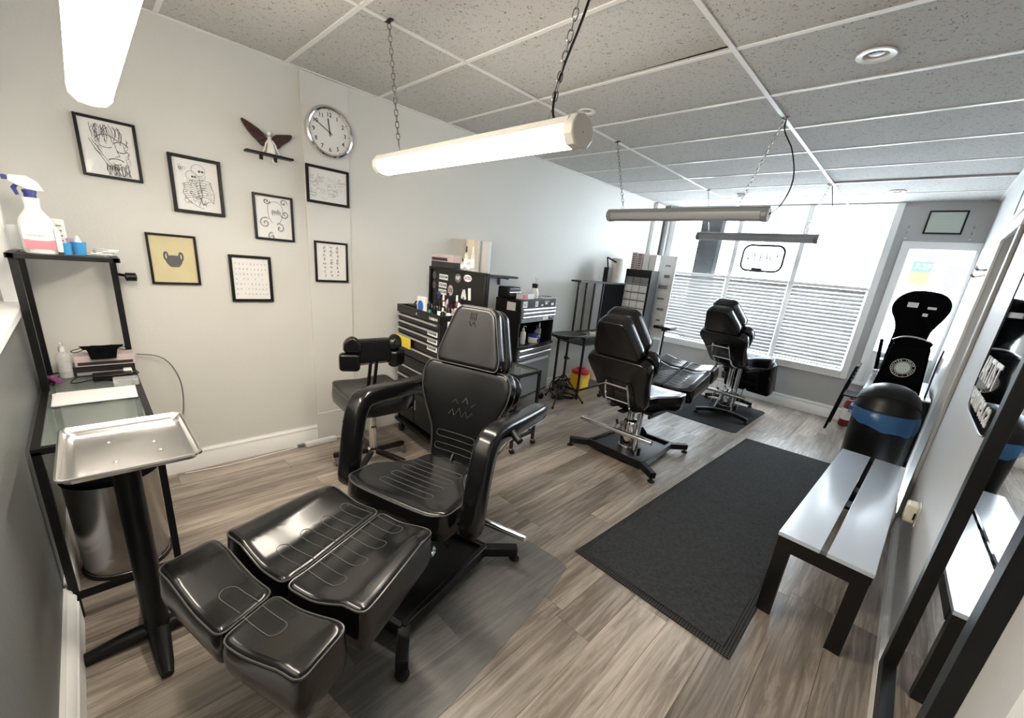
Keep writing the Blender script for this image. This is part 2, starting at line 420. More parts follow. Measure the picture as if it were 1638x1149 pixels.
baseboard('baseboard_right', 'y', W, YN, 2.03, -1, h=.11, t=.018)
# near wall: charcoal dado, ledge, pale casing and pass-through above
wn = struct(G().span((-.1, YN - .12, 0), (W + .1, YN, 1.10)), 'wall_near', 'wall_dark')
G().span((0, YN - .14, 1.10), (W, YN + .012, 1.135)).out('ledge', 'paint_white', wn, bevel=.004)
G().span((-.1, YN - .12, 1.135), (.10, YN, H + .1)).span((-.1, YN - .12, 2.1), (W + .1, YN, H + .1)).span((2.2, YN - .12, 1.135), (W + .1, YN, H + .1)).out('upper_wall', 'wall', wn)
G().span((.10, YN - .05, 1.135), (.16, YN + .012, 2.1)).span((.10, YN - .05, 2.04), (2.2, YN + .012, 2.1)).out('opening_casing', 'paint_white', wn, bevel=.003)
G().span((.1, YN - .11, 1.135), (2.2, YN - .09, 2.1)).out('opening_blind', 'paper', wn)
# right wall with a doorway
wr = struct(G().span((W, YN - .1, 0), (W + .1, 2.12, H + .16)).span((W, 2.86, 0), (W + .1, YW + .1, H + .16)).span((W, 2.12, 2.0), (W + .1, 2.86, H + .16)), 'wall_right', 'wall_right')
d1 = struct(G().span((W + .06, 2.12, 0), (W + .1, 2.86, 2.0)), 'door_1', 'jamb')
G().span((W + .045, 2.22, .15), (W + .06, 2.76, .95)).span((W + .045, 2.22, 1.08), (W + .06, 2.76, 1.86)).out('door_panel', 'jamb', d1, bevel=.006)
G().lathe([(.004, 0), (.012, .004), (.012, .03), (.026, .04), (.028, .055), (.018, .068), (.002, .07)], n=16, m=Matrix.Rotation(-PI / 2, 3, 'Y')).out('door_knob', 'steel', d1, loc=(W + .06, 2.2, .98))
struct(G().span((W - .02, 2.86, 0), (W, 2.95, 2.08)), 'trim_1', 'paint_white', bevel=.005)
struct(G().span((W - .02, 2.03, 0), (W, 2.12, 2.08)), 'trim_2', 'jamb', bevel=.005)
struct(G().span((W - .025, 2.0, 2.0), (W, 2.98, 2.09)).span((W - .035, 1.98, 2.09), (W, 3.0, 2.115)), 'trim_3', 'paint_white', bevel=.004)
struct(G().span((W - .006, 2.94, 2.13), (W, 2.96, 2.42)), 'trim_4', 'jamb')
struct(G().span((W - .022, -.80, 0), (W, -.71, 2.1)), 'trim_5', 'paint_white', bevel=.006)
# window wall
o1, o2 = (.19, 2.70, .62, 2.56), (2.93, 3.44, .93, 2.09)
g = G()
g.span((-.1, YW, 0), (W + .1, YW + .1, .62)).span((-.1, YW, .62), (o1[0], YW + .1, H + .16)).span((o1[1], YW, .62), (o2[0], YW + .1, H + .16))
g.span((o2[0], YW, .62), (W + .1, YW + .1, o2[2])).span((o2[0], YW, o2[3]), (W + .1, YW + .1, H + .16)).span((o2[1], YW, o2[2]), (W + .1, YW + .1, o2[3])).span((o1[0], YW, o1[3]), (o1[1], YW + .1, H + .16))
wb = struct(g, 'wall_back', 'wall_back')
w1 = struct(G().span((.10, YW - .02, .53), (.19, YW, H - .004)).span((2.70, YW - .02, .53), (2.768, YW, H - .004)).span((.19, YW - .02, .53), (2.70, YW, .60)), 'window_1', 'paint_white', bevel=.005)
G().span((.15, YW - .040, .60), (2.69, YW + .10, .625)).out('sill', 'paint_white', w1, bevel=.004)
for xm in (1.118, 1.90): G().span((xm - .030, YW + .0, .625), (xm + .030, YW + .07, 2.56)).out('mullion', 'paint_white', w1, bevel=.003)
G().span((.19, YW + .01, 1.60), (2.70, YW + .06, 1.64)).out('transom', 'paint_white', w1, bevel=.003)
for a, b in ((.19, 1.096), (1.14, 1.878), (1.922, 2.70)):
    for c, d in ((.625, 1.60), (1.64, 2.56)): G().span((a, YW + .075, c), (b, YW + .079, d)).out('pane', 'glass', w1)
w2 = struct(G().span((2.85, YW - .022, .54), (2.93, YW, 2.09)).span((2.85, YW - .022, 2.09), (3.474, YW, 2.17)).span((3.44, YW - .022, .54), (3.474, YW, 2.09)).span((2.80, YW - .05, .50), (3.474, YW, .54)), 'window_2', 'paint_white', bevel=.005)
G().span((2.93, YW - .012, .54), (3.44, YW, .90)).out('lower_panel', 'paint_white', w2, bevel=.004)
G().span((2.93, YW - .03, .90), (3.44, YW + .05, .935)).out('sill', 'paint_white', w2, bevel=.004)
G().span((2.93, YW + .06, .935), (3.44, YW + .064, 2.09)).out('pane', 'glass', w2)
# far-left corner boxing with a pipe chase
struct(G().span((0, 4.375, 0), (.055, 4.62, H - .004)), 'trim_6', 'paint_white', bevel=.004)
struct(G().span((.055, 4.70, 1.5), (.10, YW, H - .004)), 'trim_7', 'jamb', bevel=.004)
# ground outside
struct(G().span((-9, YW + .12, -.6), (13, 24, -.5)), 'ground', 'outground')
# things seen outside through the glass
t = thing('dark_pillar', 'dark grey pillar standing outside behind the left window pane', 'pillar', (.62, 5.15, -.5))
G().span((-.15, -.09, 0), (.15, .09, 3.6)).out('shaft', 'outdark', t, bevel=.01)
G().box((0, 0, .1), (.36, .24, .2)).out('base', 'outdark', t, bevel=.01)
t = thing('street_sign', 'yellow and green street sign outside behind the narrow right window', 'sign', (3.03, 8.4, -.5))
mg = mat('sign_green', (.030, .065, .045), .8, spec=.1)
G().span((-.01, 0, 0), (.01, .02, 2.7)).out('post', 'greyplastic', t)
G().span((-.13, -.012, 2.32), (.13, 0, 2.53)).out('panel', mat('sign_yellow', (.10, .088, .030), .8, spec=.1), t)
G().span((-.13, -.014, 2.53), (.13, 0, 2.71)).out('header_panel', mg, t)
text('7.29', .12, frameM((.01, -.016, 2.62), (1, 0, 0), (0, 0, 1), (0, -1, 0)), 'white', t)
t = thing('street_sign', 'plain grey street board outside at the right of the yellow sign', 'sign', (3.47, 8.4, -.5))
G().span((-.01, 0, 0), (.01, .02, 2.7)).out('post', 'greyplastic', t)
G().span((-.13, -.012, 2.31), (.13, 0, 2.67)).out('panel', mat('sign_grey', (.058, .060, .070), .8, spec=.1), t)

# blinds
for idx, (a, b, side) in enumerate(((.205, 1.085, 'left'), (1.15, 1.87, 'middle'), (1.93, 2.685, 'right'))):
    t = thing('venetian_blind', 'white slatted blind covering the lower half of the %s window bay' % side, 'blind', ((a + b) / 2, YW - .012, 1.62), 0, None)
    wd = b - a
    G().box((0, 0, 0), (wd, .045, .04)).out('head_rail', 'white', t, bevel=.003)
    sl = G(); n = 7
    Pf = [(-.024 + .048 * i / (n - 1), .0035 * math.sin(PI * i / (n - 1))) for i in range(n)]
    vs = []; fs = []
    for sx in (-wd / 2, wd / 2):
        for p, q in Pf: vs.append((sx, p, q))
        for p, q in Pf: vs.append((sx, p, q - .0022))
    m2 = 2 * n
    for i in range(n - 1): fs += [(i, i + 1, m2 + i + 1, m2 + i), (n + i, m2 + n + i, m2 + n + i + 1, n + i + 1)]
    fs += [tuple(list(range(n)) + list(range(2 * n - 1, n - 1, -1))), tuple([m2 + i for i in range(n)] + [m2 + i for i in range(2 * n - 1, n - 1, -1)])[::-1], (0, m2, m2 + n, n), (n - 1, 2 * n - 1, m2 + 2 * n - 1, m2 + n - 1)]
    first = None; cnt = 20
    for k in range(cnt):
        z = -.045 - k * .0462
        if first is None:
            first = G().add(vs, fs).out('slat', 'slat', t, smooth=50); o = first
        else: o = first.copy(); COL.objects.link(o)
        o.location = (0, 0, z); o.rotation_euler = (math.radians(66 + random.uniform(-2, 2)), 0, random.uniform(-.002, .002))
    G().box((0, 0, -.045 - cnt * .0462), (wd, .04, .018)).out('bottom_rail', 'white', t, bevel=.003)
    for cx in (-wd * .36, wd * .36):
        G().tube([(cx, -.026, 0), (cx, -.026, -.97)], .0016, 5).tube([(cx, .026, 0), (cx, .026, -.97)], .0016, 5).out('ladder_cord', 'white', t)
# neon sign in the middle upper pane, seen from behind
t = thing('neon_sign', 'rounded rectangular neon sign hung in the upper middle window pane', 'sign', (1.495, YW - .03, 1.90))
def rrect(w, h, r, n=6):
    P = []
    for cx, cy, a0 in ((w / 2 - r, h / 2 - r, 0), (-w / 2 + r, h / 2 - r, 90), (-w / 2 + r, -h / 2 + r, 180), (w / 2 - r, -h / 2 + r, 270)):
        P += [(cx + r * math.cos(math.radians(a0 + 90 * i / n)), cy + r * math.sin(math.radians(a0 + 90 * i / n))) for i in range(n + 1)]
    return P
G().tube([(p[0], 0, p[1]) for p in rrect(.50, .33, .09)], .015, 8, True).out('tube_outline', 'blackplastic', t)
G().box((-.04, .01, -.155), (.13, .03, .055)).out('transformer', 'blackplastic', t, bevel=.004)
text('OPEN', .15, frameM((0, 0, .01), (-1, 0, 0), (0, 0, 1), (0, 1, 0)), 'ink2', t, ext=.004)
for P_ in ([(.0, .0, .165), (-.02, .0, .40), (0, 0, .64)], [(.1, .0, .165), (.1, .0, .64)], [(.02, 0, -.17), (.05, -.005, -.22), (.03, 0, -.26)]): G().tube(P_, .0016, 4).out('hanging_wire', 'greyplastic', t)

# ================================================================== ceiling fittings
def downlight(x, y, label, r=.075):
    t = thing('recessed_downlight', label, 'light', (x, y, H))
    G().lathe([(r * .62, .012), (r * .66, -.004), (r * .98, -.007), (r, -.002), (r, .0)], n=32, cap=False).out('trim_ring', 'white', t)
    G().lathe([(r * .66, .012), (r * .64, .004), (r * .54, .006), (r * .5, .014)], n=32, cap=False).out('baffle', 'blackplastic', t)
    G().lathe([(.001, .003), (r * .3, .002), (r * .46, .006), (r * .48, .012), (.001, .013)], n=24).out('lamp_face', 'steel', t)
downlight(2.735, .965, 'round recessed downlight in the ceiling tile at upper right')
downlight(1.19, .92, 'round recessed downlight beyond the right end of the near lit lamp', .06)
downlight(2.71, 4.15, 'round recessed ceiling fitting close to the window wall', .07)
t = thing('smoke_detector', 'small white smoke detector on the ceiling near the window', 'detector', (1.30, 4.02, H))
G().lathe([(.001, -.035), (.035, -.035), (.048, -.028), (.052, -.012), (.062, -.010), (.064, 0)], n=24).out('body', 'white', t)
G().lathe([(.036, -.0365), (.044, -.031)], n=24, cap=False).out('vent_ring', 'greyplastic', t)

def chain(p, q, parent, name='chain', L=.034, m='steel'):
    p, q = Vector(p), Vector(q); d = q - p; n = max(2, int(d.length / (L * .78))); g = G(); d.normalize()
    a = d.orthogonal().normalized(); b = d.cross(a)
    for i in range(n):
        c = p + d * ((q - p).length * (i + .5) / n); s = a if i % 2 else b; P = []
        for k in range(12):
            an = 2 * PI * k / 12; P.append(c + s * (.0085 * math.cos(an)) + d * (L / 2 * math.copysign(abs(math.sin(an)) ** .8, math.sin(an))))
        g.tube(P, .0021, 4, True)
    return g.out(name, m, parent)
def batten(y, z, x0, x1, lit, label, anchors, cord=None, grp=None):
    t = thing('batten_lamp', label, 'lamp', ((x0 + x1) / 2, y, z)); cx = (x0 + x1) / 2; hl = (x1 - x0) / 2
    prof = [(-.055, .012), (-.045, .035), (-.02, .046), (.02, .046), (.045, .035), (.055, .012)]
    low = [(-.055, .012), (-.054, -.012), (-.040, -.034), (-.015, -.044), (.015, -.044), (.040, -.034), (.054, -.012), (.055, .012)]
    G().prism([(a, b) for a, b in prof], 'x', -hl, hl).out('housing', 'lamphouse' if lit else 'lampgrey', t)
    G().prism(low, 'x', -hl + .012, hl - .012).out('diffuser', 'lamp' if lit else 'lampoff', t)
    full = [(.0, .050), (.034, .042), (.058, .012), (.056, -.018), (.034, -.044), (0, -.050), (-.034, -.044), (-.056, -.018), (-.058, .012), (-.034, .042)]
    for s in (-1, 1):
        G().prism(full, 'x', s * (hl - .012), s * (hl + .03)).out('end_cap', 'lamphouse' if lit else 'lampgrey', t, bevel=.006)
    for (hx, ax) in anchors:
        G().tube([(hx - cx - .015, 0, .046), (hx - cx, 0, .08), (hx - cx + .015, 0, .046)], .0018, 5).out('hanger_wire', 'steel', t)
        chain((hx - cx, 0, .078), (ax - cx, 0, H - z - .012), t)
        G().tube([(ax - cx - .02, 0, H - z - .002), (ax - cx, 0, H - z - .014), (ax - cx + .02, 0, H - z - .002)], .003, 6).box((ax - cx, 0, H - z - .0035), (.05, .02, .005)).out('ceiling_hook', 'blackmetal', t)
    if cord:
        G().tube(resample([(a - cx, b - y, c - z) for a, b, c in cord], 3), .0042, 6).out('power_cord', 'blackplastic', t)
    return t
batten(-1.555, 1.96, .96, 2.20, True, 'lit batten lamp nearest the camera, over the tray stand', [(1.10, 1.03), (2.05, 2.24)])
batten(-.478, 1.955, .99, 2.235, True, 'lit batten lamp hanging over the armed client chair', [(1.13, 1.03), (2.12, 2.24)],
       [(2.265, -.478, 1.95), (2.22, -.50, 1.96), (2.13, -.49, 2.0), (2.13, -.475, 2.12), (2.22, -.47, 2.3), (2.25, -.47, 2.45), (2.25, -.478, 2.56)])
batten(1.589, 2.0, 1.09, 2.27, False, 'grey unlit batten lamp hanging over the second client chair', [(1.18, 1.033), (2.10, 2.25)],
       [(2.30, 1.589, 2.0), (2.36, 1.589, 2.05), (2.40, 1.58, 2.2), (2.34, 1.589, 2.38), (2.30, 1.589, 2.44), (2.26, 1.589, 2.5), (2.26, 1.589, 2.56)])
batten(3.66, 2.055, 1.04, 2.23, False, 'grey unlit batten lamp nearest the window wall', [(1.13, 1.03), (2.12, 2.22)],
       [(2.26, 3.66, 2.06), (2.33, 3.66, 2.2), (2.27, 3.66, 2.45), (2.24, 3.66, 2.56)])

# ================================================================== pictures on the left wall
PX = .004
def ribbon(g, P, w=.0016, closed=False, y=0):
    """flat ink line in the picture plane (x right, y up)"""
    P = [Vector((p[0], p[1], 0)) for p in P]
    for i in range(len(P) if closed else len(P) - 1):
        a, b = P[i], P[(i + 1) % len(P)]; d = b - a
        if d.length < 1e-6: continue
        n = Vector((-d.y, d.x, 0)).normalized() * w / 2; e = d.normalized() * w * .3
        g.add([a - n - e, b - n + e, b + n + e, a + n - e], [(0, 1, 2, 3)])
def arc(cx, cy, rx, ry, a0, a1, n=14): return [(cx + rx * math.cos(math.radians(a0 + (a1 - a0) * i / n)), cy + ry * math.sin(math.radians(a0 + (a1 - a0) * i / n))) for i in range(n + 1)]
def picture(x, yc, zc, wd, ht, fr, label, draw, paper='paper', deep=.018, ink='ink', facing='x', framem='blackplastic', name='framed_drawing', cat='picture', group=None):
    t = thing(name, label, cat, (x, yc, zc) if facing == 'x' else (yc, x, zc), 0 if facing == 'x' else -PI / 2, group)
    def B(y0, y1, z0, z1, d0, d1): return ((d0, y0, z0), (d1, y1, z1))
    g = G(); w2, h2 = wd / 2, ht / 2
    for a, b in (((-w2, -w2 + fr), (-h2, h2)), ((w2 - fr, w2), (-h2, h2)), ((-w2 + fr, w2 - fr), (h2 - fr, h2)), ((-w2 + fr, w2 - fr), (-h2, -h2 + fr))):
        g.span((0, a[0], b[0]), (deep, a[1], b[1]))
    g.out('frame', framem, t, bevel=.003)
    G().span((.003, -w2 + fr, -h2 + fr), (.006, w2 - fr, h2 - fr)).out('paper', paper, t)
    gi = G(); draw(gi, wd - 2 * fr, ht - 2 * fr)
    if gi.v: gi.xf(frameM((.0066, 0, 0), (0, 1, 0), (0, 0, 1), (1, 0, 0))).out('drawing', ink, t, smooth=0)
    G().span((.009, -w2 + fr, -h2 + fr), (.0105, w2 - fr, h2 - fr)).out('glass', 'glass', t)
    return t
def d_viking(g, w, h):
    R = random.Random(3)
    for s in (1,):
        ribbon(g, arc(-.005, .035, .042, .03, 20, 165), .003); ribbon(g, arc(.045, .02, .028, .022, 10, 150), .0035)
        ribbon(g, arc(-.012, .015, .022, .008, 190, 350), .003); ribbon(g, arc(.045, .0, .016, .008, 190, 350), .004)
        ribbon(g, [(.022, .03), (.03, -.01), (.036, -.026), (.018, -.032)], .0025)
        ribbon(g, arc(.02, -.052, .028, .012, 10, 170), .004); ribbon(g, arc(.022, -.062, .014, .006, 180, 360), .0028)
        ribbon(g, [(-.07, .035), (-.045, -.02), (-.012, -.08)], .0025); ribbon(g, [(-.062, .038), (-.036, -.015), (-.004, -.07)], .002)
        for k in range(26):   # hair
            x0 = -.055 + k * .0042; ribbon(g, [(x0, .045 + .02 * math.sin(k)), (x0 + R.uniform(-.01, .01), .08 + R.uniform(0, .012)), (x0 + R.uniform(-.012, .006), .1 + R.uniform(0, .012))], R.uniform(.0012, .003))
        for k in range(34):   # beard
            x0 = -.02 + k * .0026; y0 = -.06 - R.uniform(0, .02)
            ribbon(g, [(x0, y0), (x0 + R.uniform(-.006, .01), y0 - .03), (x0 + R.uniform(-.004, .014), max(-h / 2 + .004, y0 - .055))], R.uniform(.001, .0028))
        for k in range(14): ribbon(g, [(-.06 + R.uniform(0, .02), .08 - k * .007), (-.045 + R.uniform(0, .02), .07 - k * .008)], .002)
        for k in range(4): ribbon(g, arc(-.012 + k * .010, -.095 + k * .003, .009, .016, -20, 200, 8), .0028)
        for k in range(20): ribbon(g, [(.065 + R.uniform(-.012, .01), .06 - k * .006), (.07 + R.uniform(-.014, .008), .045 - k * .006)], .0016)
def d_skel(g, w, h):
    R = random.Random(5)
    for cx, cy, r in ((.012, .085, .032), (-.022, .052, .026)):
        ribbon(g, arc(cx, cy, r, r * .95, 0, 360, 24), .0018); ribbon(g, arc(cx + r * .45, cy - r * .95, r * .5, r * .55, 180, 380), .0018)
        for ex in (.15, .6): ribbon(g, arc(cx + ex * r, cy - r * .15, r * .10, r * .1, 0, 360, 8), .006)
        for k in range(5): ribbon(g, [(cx + r * (.1 + k * .14), cy - r * 1.0), (cx + r * (.1 + k * .14), cy - r * 1.2)], .0012)
    for k in range(8):
        ribbon(g, arc(.030, .02 - k * .013, .042 - k * .002, .014, 10, 170, 10), .002)
        ribbon(g, arc(-.03, .0 - k * .011, .034, .012, 20, 165, 10), .002)
    ribbon(g, [(.012, .04), (.02, -.05), (.0, -.105)], .003); ribbon(g, [(.06, .03), (.078, -.03), (.07, -.085), (.05, -.06)], .0025)
    ribbon(g, [(.0, -.03), (.02, -.10), (.045, -.08)], .003); ribbon(g, [(-.06, -.01), (-.07, -.045), (-.045, -.085), (-.01, -.11), (.02, -.12)], .0022)
    for k in range(90):
        x, y = R.uniform(-.065, .07), R.uniform(-.10, .03)
        if abs(x) + abs(y + .04) * .5 < .085: ribbon(g, arc(x, y, R.uniform(.003, .009), R.uniform(.003, .009), R.uniform(0, 180), R.uniform(200, 340), 6), .0013)
    for k in range(7): ribbon(g, arc(-.062 + R.uniform(-.012, .012), .085 + R.uniform(-.012, .012), .007, .006, 0, 330, 7), .0014)
def d_octo(g, w, h):
    R = random.Random(9)
    ribbon(g, arc(.01, .055, .045, .045, -10, 200, 18), .0024); ribbon(g, [(-.035, .04), (-.03, .0), (-.012, -.03)], .0026); ribbon(g, [(.054, .05), (.05, .01), (.03, -.03)], .0026)
    for cx, cy, r0, t0, tn, sg in ((-.055, -.035, .034, 60, 560, 1), (.03, -.06, .03, 120, 520, -1), (.065, .03, .026, 200, 620, 1), (-.04, .10, .02, 0, 420, -1), (-.02, -.115, .024, 80, 500, 1), (.06, .10, .022, 0, 400, 1)):
        P = [(cx + (r0 * (1 - i / 46)) * math.cos(math.radians(t0 + sg * (tn - t0) * i / 40)), cy + (r0 * (1 - i / 46)) * math.sin(math.radians(t0 + sg * (tn - t0) * i / 40))) for i in range(41)]
        ribbon(g, P, .0036); ribbon(g, [(a * .96 + .002, b * .96 + .004) for a, b in P], .0012)
        for p in P[::3]: ribbon(g, arc(p[0] + .004, p[1] - .003, .0022, .0022, 0, 360, 6), .001)
    for k in range(16): ribbon(g, [(-.012 + k * .0035, .025 + R.uniform(-.01, .01)), (-.010 + k * .0035, .05 + R.uniform(-.01, .006))], .002)
def d_blob(g, w, h):   # plain generic dark motif
    for y in range(20):
        t = y / 19; hw = .018 + .018 * math.sin(PI * t) ; ribbon(g, [(-hw, -.04 + .062 * t), (hw, -.04 + .062 * t)], .0042)
    for s in (-1, 1): ribbon(g, arc(s * .034, .018, .008, .022, 0, 360, 14), .009)
def d_icons(g, w, h, rows=7, cols=9, sz=.006, seed=2):
    R = random.Random(seed)
    for i in range(rows):
        for j in range(cols):
            if R.random() < .12: continue
            cx = -w / 2 + w * (j + .9) / (cols + .8); cy = h / 2 - h * (i + 1.2) / (rows + 1.2); s = sz * R.uniform(.6, 1.2)
            k = R.random()
            if k < .4: ribbon(g, arc(cx, cy, s * .6, s, 0, R.uniform(200, 360), 7), .0014)
            elif k < .7: ribbon(g, [(cx - s * .4, cy + s), (cx, cy - s), (cx + s * .4, cy + s * .7)], .0014)
            else: ribbon(g, [(cx, cy - s), (cx, cy + s)], .0016); ribbon(g, [(cx - s * .6, cy + s * .3), (cx + s * .6, cy + s * .3)], .0014)
def d_sketch(g, w, h):
    R = random.Random(12)
    for k in range(70):
        x, y = R.uniform(-.11, .11), R.uniform(-.07, .07)
        if abs(x + .01) < .022 and y > -.02: continue
        ribbon(g, arc(x, y, R.uniform(.006, .03), R.uniform(.004, .018), R.uniform(0, 200), R.uniform(200, 380), 8), R.uniform(.001, .0022))
def d_glyph(g, w, h):
    R = random.Random(4)
    for j, cx in enumerate((-.048, 0, .045)):
        for i in range(8):
            cy = .10 - i * .028; s = .009 if i < 5 else .006
            for q in range(4): ribbon(g, arc(cx + R.uniform(-.006, .006), cy + R.uniform(-.006, .006), s * R.uniform(.4, 1), s * R.uniform(.4, 1), R.uniform(0, 90), R.uniform(160, 360), 6), .0018)
picture(PX, -1.481, 1.891, .226, .278, .013, 'framed ink drawing of a bearded warrior with a spear, leftmost on the wall', d_viking)
picture(PX, -1.131, 1.782, .242, .305, .017, 'framed ink drawing of two embracing skeletons on the left wall', d_skel, deep=.022)
picture(PX, -.739, 1.662, .234, .280, .014, 'framed drawing of a curling octopus, under the winged figure', d_octo)
picture(PX, -1.285, 1.361, .226, .282, .012, 'framed dark motif on tan paper, lower left of the picture group', d_blob, 'paper2')
picture(PX, -.899, 1.267, .238, .294, .017, 'framed sheet of tiny scattered icons, lowest picture in the group', d_icons)
picture(.015, -.386, 1.916, .292, .238, .017, 'black framed pale pencil sketch hanging directly under the clock', d_sketch, ink='ink2')
picture(.015, -.380, 1.408, .238, .284, .014, 'framed sheet with three columns of glyphs, low on the pilaster', d_glyph)
def d_cert(g, w, h):
    for k in range(5): ribbon(g, [(-w * .3, h * .3 - k * h * .15), (w * (.3 - .08 * (k % 2)), h * .3 - k * h * .15)], .0012)
picture(YW - .003, 3.133, 2.367, .30, .235, .015, 'black framed certificate on the grey wall above the narrow window', d_cert, mat('pale_green_paper', (.50, .56, .50), .6), facing='y', name='framed_certificate', ink='ink2')

# clock
t = thing('wall_clock', 'round chrome wall clock reading ten to twelve at the top of the pilaster', 'clock', (.013, -.368, 2.252))
RX = Matrix.Rotation(PI / 2, 3, 'Y')
R0 = .158
G().lathe([(R0 * .9, 0), (R0, .004), (R0 * 1.01, .02), (R0 * .97, .036), (R0 * .9, .042), (R0 * .85, .038), (R0 * .84, .024)], n=48, m=RX, cap=False).out('rim', 'chrome', t)
G().lathe([(.001, .018), (R0 * .86, .018), (R0 * .86, .022), (.001, .022)], n=48, m=RX).out('dial', 'white', t)
for k in range(1, 13):
    a = math.radians(90 - 30 * k)
    text(str(k), .036, frameM((.0226, math.cos(a) * R0 * .66, math.sin(a) * R0 * .66), (0, 1, 0), (0, 0, 1), (1, 0, 0)), 'ink', t, name='numeral', ext=.0004, font_w=.0006)
g = G()
for k in range(60):
    a = math.radians(6 * k); r0, r1 = R0 * .79, R0 * (.83 if k % 5 else .845)
    g.beam((.0228, math.cos(a) * r0, math.sin(a) * r0), (.0228, math.cos(a) * r1, math.sin(a) * r1), .0012 if k % 5 else .003, .0006, up=(1, 0, 0))
g.out('minute_marks', 'ink', t, smooth=0)
for nm, deg, ln, wd in (('minute_hand', 150, .118, .005), ('hour_hand', 96, .082, .007)):
    a = math.radians(deg); c, s_ = math.cos(a), math.sin(a)
    G().beam((.025, -c * .022, -s_ * .022), (.025, c * ln, s_ * ln), wd, .0015, up=(1, 0, 0)).out(nm, 'ink', t)
G().lathe([(.001, .024), (.007, .024), (.007, .028), (.001, .028)], n=16, m=RX).out('hub', 'ink', t)
G().lathe([(.001, .033), (R0 * .7, .032), (R0 * .855, .028)], n=40, m=RX, cap=False).out('cover_glass', 'glass', t)

# winged figure on its ledge
t = thing('wall_ledge', 'narrow black ledge under the winged figurine', 'shelf', (.002, -.745, 2.03))
G().span((0, -.132, -.006), (.06, .132, .006)).out('board', 'blackplastic', t, bevel=.002)
G().span((0, -.05, -.03), (.004, -.03, -.006)).span((0, .03, -.03), (.004, .05, -.006)).out('bracket', 'blackmetal', t)
t = thing('angel_figurine', 'white figurine with spread brown wings leaning on the black ledge', 'figurine', (.03, -.735, 2.037))
g = G().tube([(0, 0, .0), (0, .002, .02), (.002, 0, .045), (0, -.003, .075), (0, -.004, .098)], [.026, .024, .019, .013, .007], 12)
g.lathe([(.001, -.014), (.009, -.009), (.0115, 0), (.009, .009), (.001, .014)], c=(.003, -.006, .116), n=14)
for s in (-1, 1): g.tube([(0, s * .010, .078), (.004, s * .026, .055), (.006, s * .036, .022), (.012, s * .048, .004)], [.006, .0055, .0045, .005], 8)
g.out('body', 'plaster', t)
def wing(pts, nm='wing'):
    P = smoothpoly(pts, 2); n = len(P)
    g = G().prism([(p.x, p.y) for p in P], 'x', -.012, -.002)
    root = Vector(pts[0])
    for k in range(5, n - 5, max(1, n // 12)):
        q = P[k]; g.tube([(-.001, root.x * .7 + q.x * .3, root.y * .7 + q.y * .3), (.003, root.x * .3 + q.x * .7, root.y * .3 + q.y * .7), (-.001, q.x * .97, q.y * .97)], [.003, .0045, .002], 6)
    return g.out(nm, 'wing', t)
wing([(-.006, .085), (-.03, .095), (-.07, .135), (-.115, .155), (-.152, .168), (-.14, .135), (-.105, .09), (-.065, .055), (-.045, .035), (-.02, .045)])
wing([(.006, .085), (.02, .098), (.03, .118), (.075, .128), (.135, .143), (.125, .115), (.095, .088), (.07, .068), (.045, .035), (.02, .052)])
G().tube([(0, -.008, -.03), (.01, -.008, -.045)], .007, 8).tube([(0, .006, -.032), (.012, .010, -.05)], .007, 8).out('foot', 'plaster', t)

# ================================================================== rugs and mats
def slab(outline, z0, z1, g=None):
    return (g or G()).prism([(p[0], p[1]) for p in outline], 'z', z0, z1)
t = thing('floor_rug', 'long charcoal carpet runner beside the bench', 'rug', (2.62, 1.48, 0))
RO = [(-.455, -1.42), (.385, -1.45), (.395, 1.52), (-.355, 1.455)]
slab(RO, 0.0005, .006).out('border', 'rugedge', t)
gr = G(); n = 26; mI = 60; vs = []; fs = []
RI = [(-.42, -1.385), (.345, -1.41), (.36, 1.48), (-.32, 1.42)]
for i in range(n + 1):
    for j in range(mI + 1):
        u, v = i / n, j / mI; a = Vector(RI[0]).lerp(Vector(RI[1]), u); b = Vector(RI[3]).lerp(Vector(RI[2]), u); p = a.lerp(b, v)
        wv = .0022 * math.sin(v * 19 + u * 2) + .004 * math.exp(-((v - .47 + .05 * u) / .02) ** 2) * (1 - u * .6)
        if i in (0, n): p.x += .004 * math.sin(v * 40)
        vs.append((p.x, p.y, .0095 + wv))
for i in range(n):
    for j in range(mI): fs.append((i * (mI + 1) + j, (i + 1) * (mI + 1) + j, (i + 1) * (mI + 1) + j + 1, i * (mI + 1) + j + 1))
gr.add(vs, fs).out('carpet_pile', 'rug', t, smooth=60)
t = thing('ribbed_mat', 'ribbed dark grey rubber mat under the farthest client chair', 'mat', (1.69, 3.57, 0))
P = smoothpoly([(-.45, -.6), (.45, -.6), (.46, .62), (-.44, .6)], 2, .04)
slab(P, .0005, .006).out('sheet', 'ribmat', t)
t = thing('clear_floor_mat', 'translucent grey floor mat under the armed client chair', 'mat', (1.90, -.66, 0), math.radians(9))
P = smoothpoly(smoothpoly([(-.42, -.62), (.42, -.62), (.42, .56), (-.42, .56)], 1, .06), 2, .25)
slab(P, .0005, .004).out('sheet', 'matclear', t)

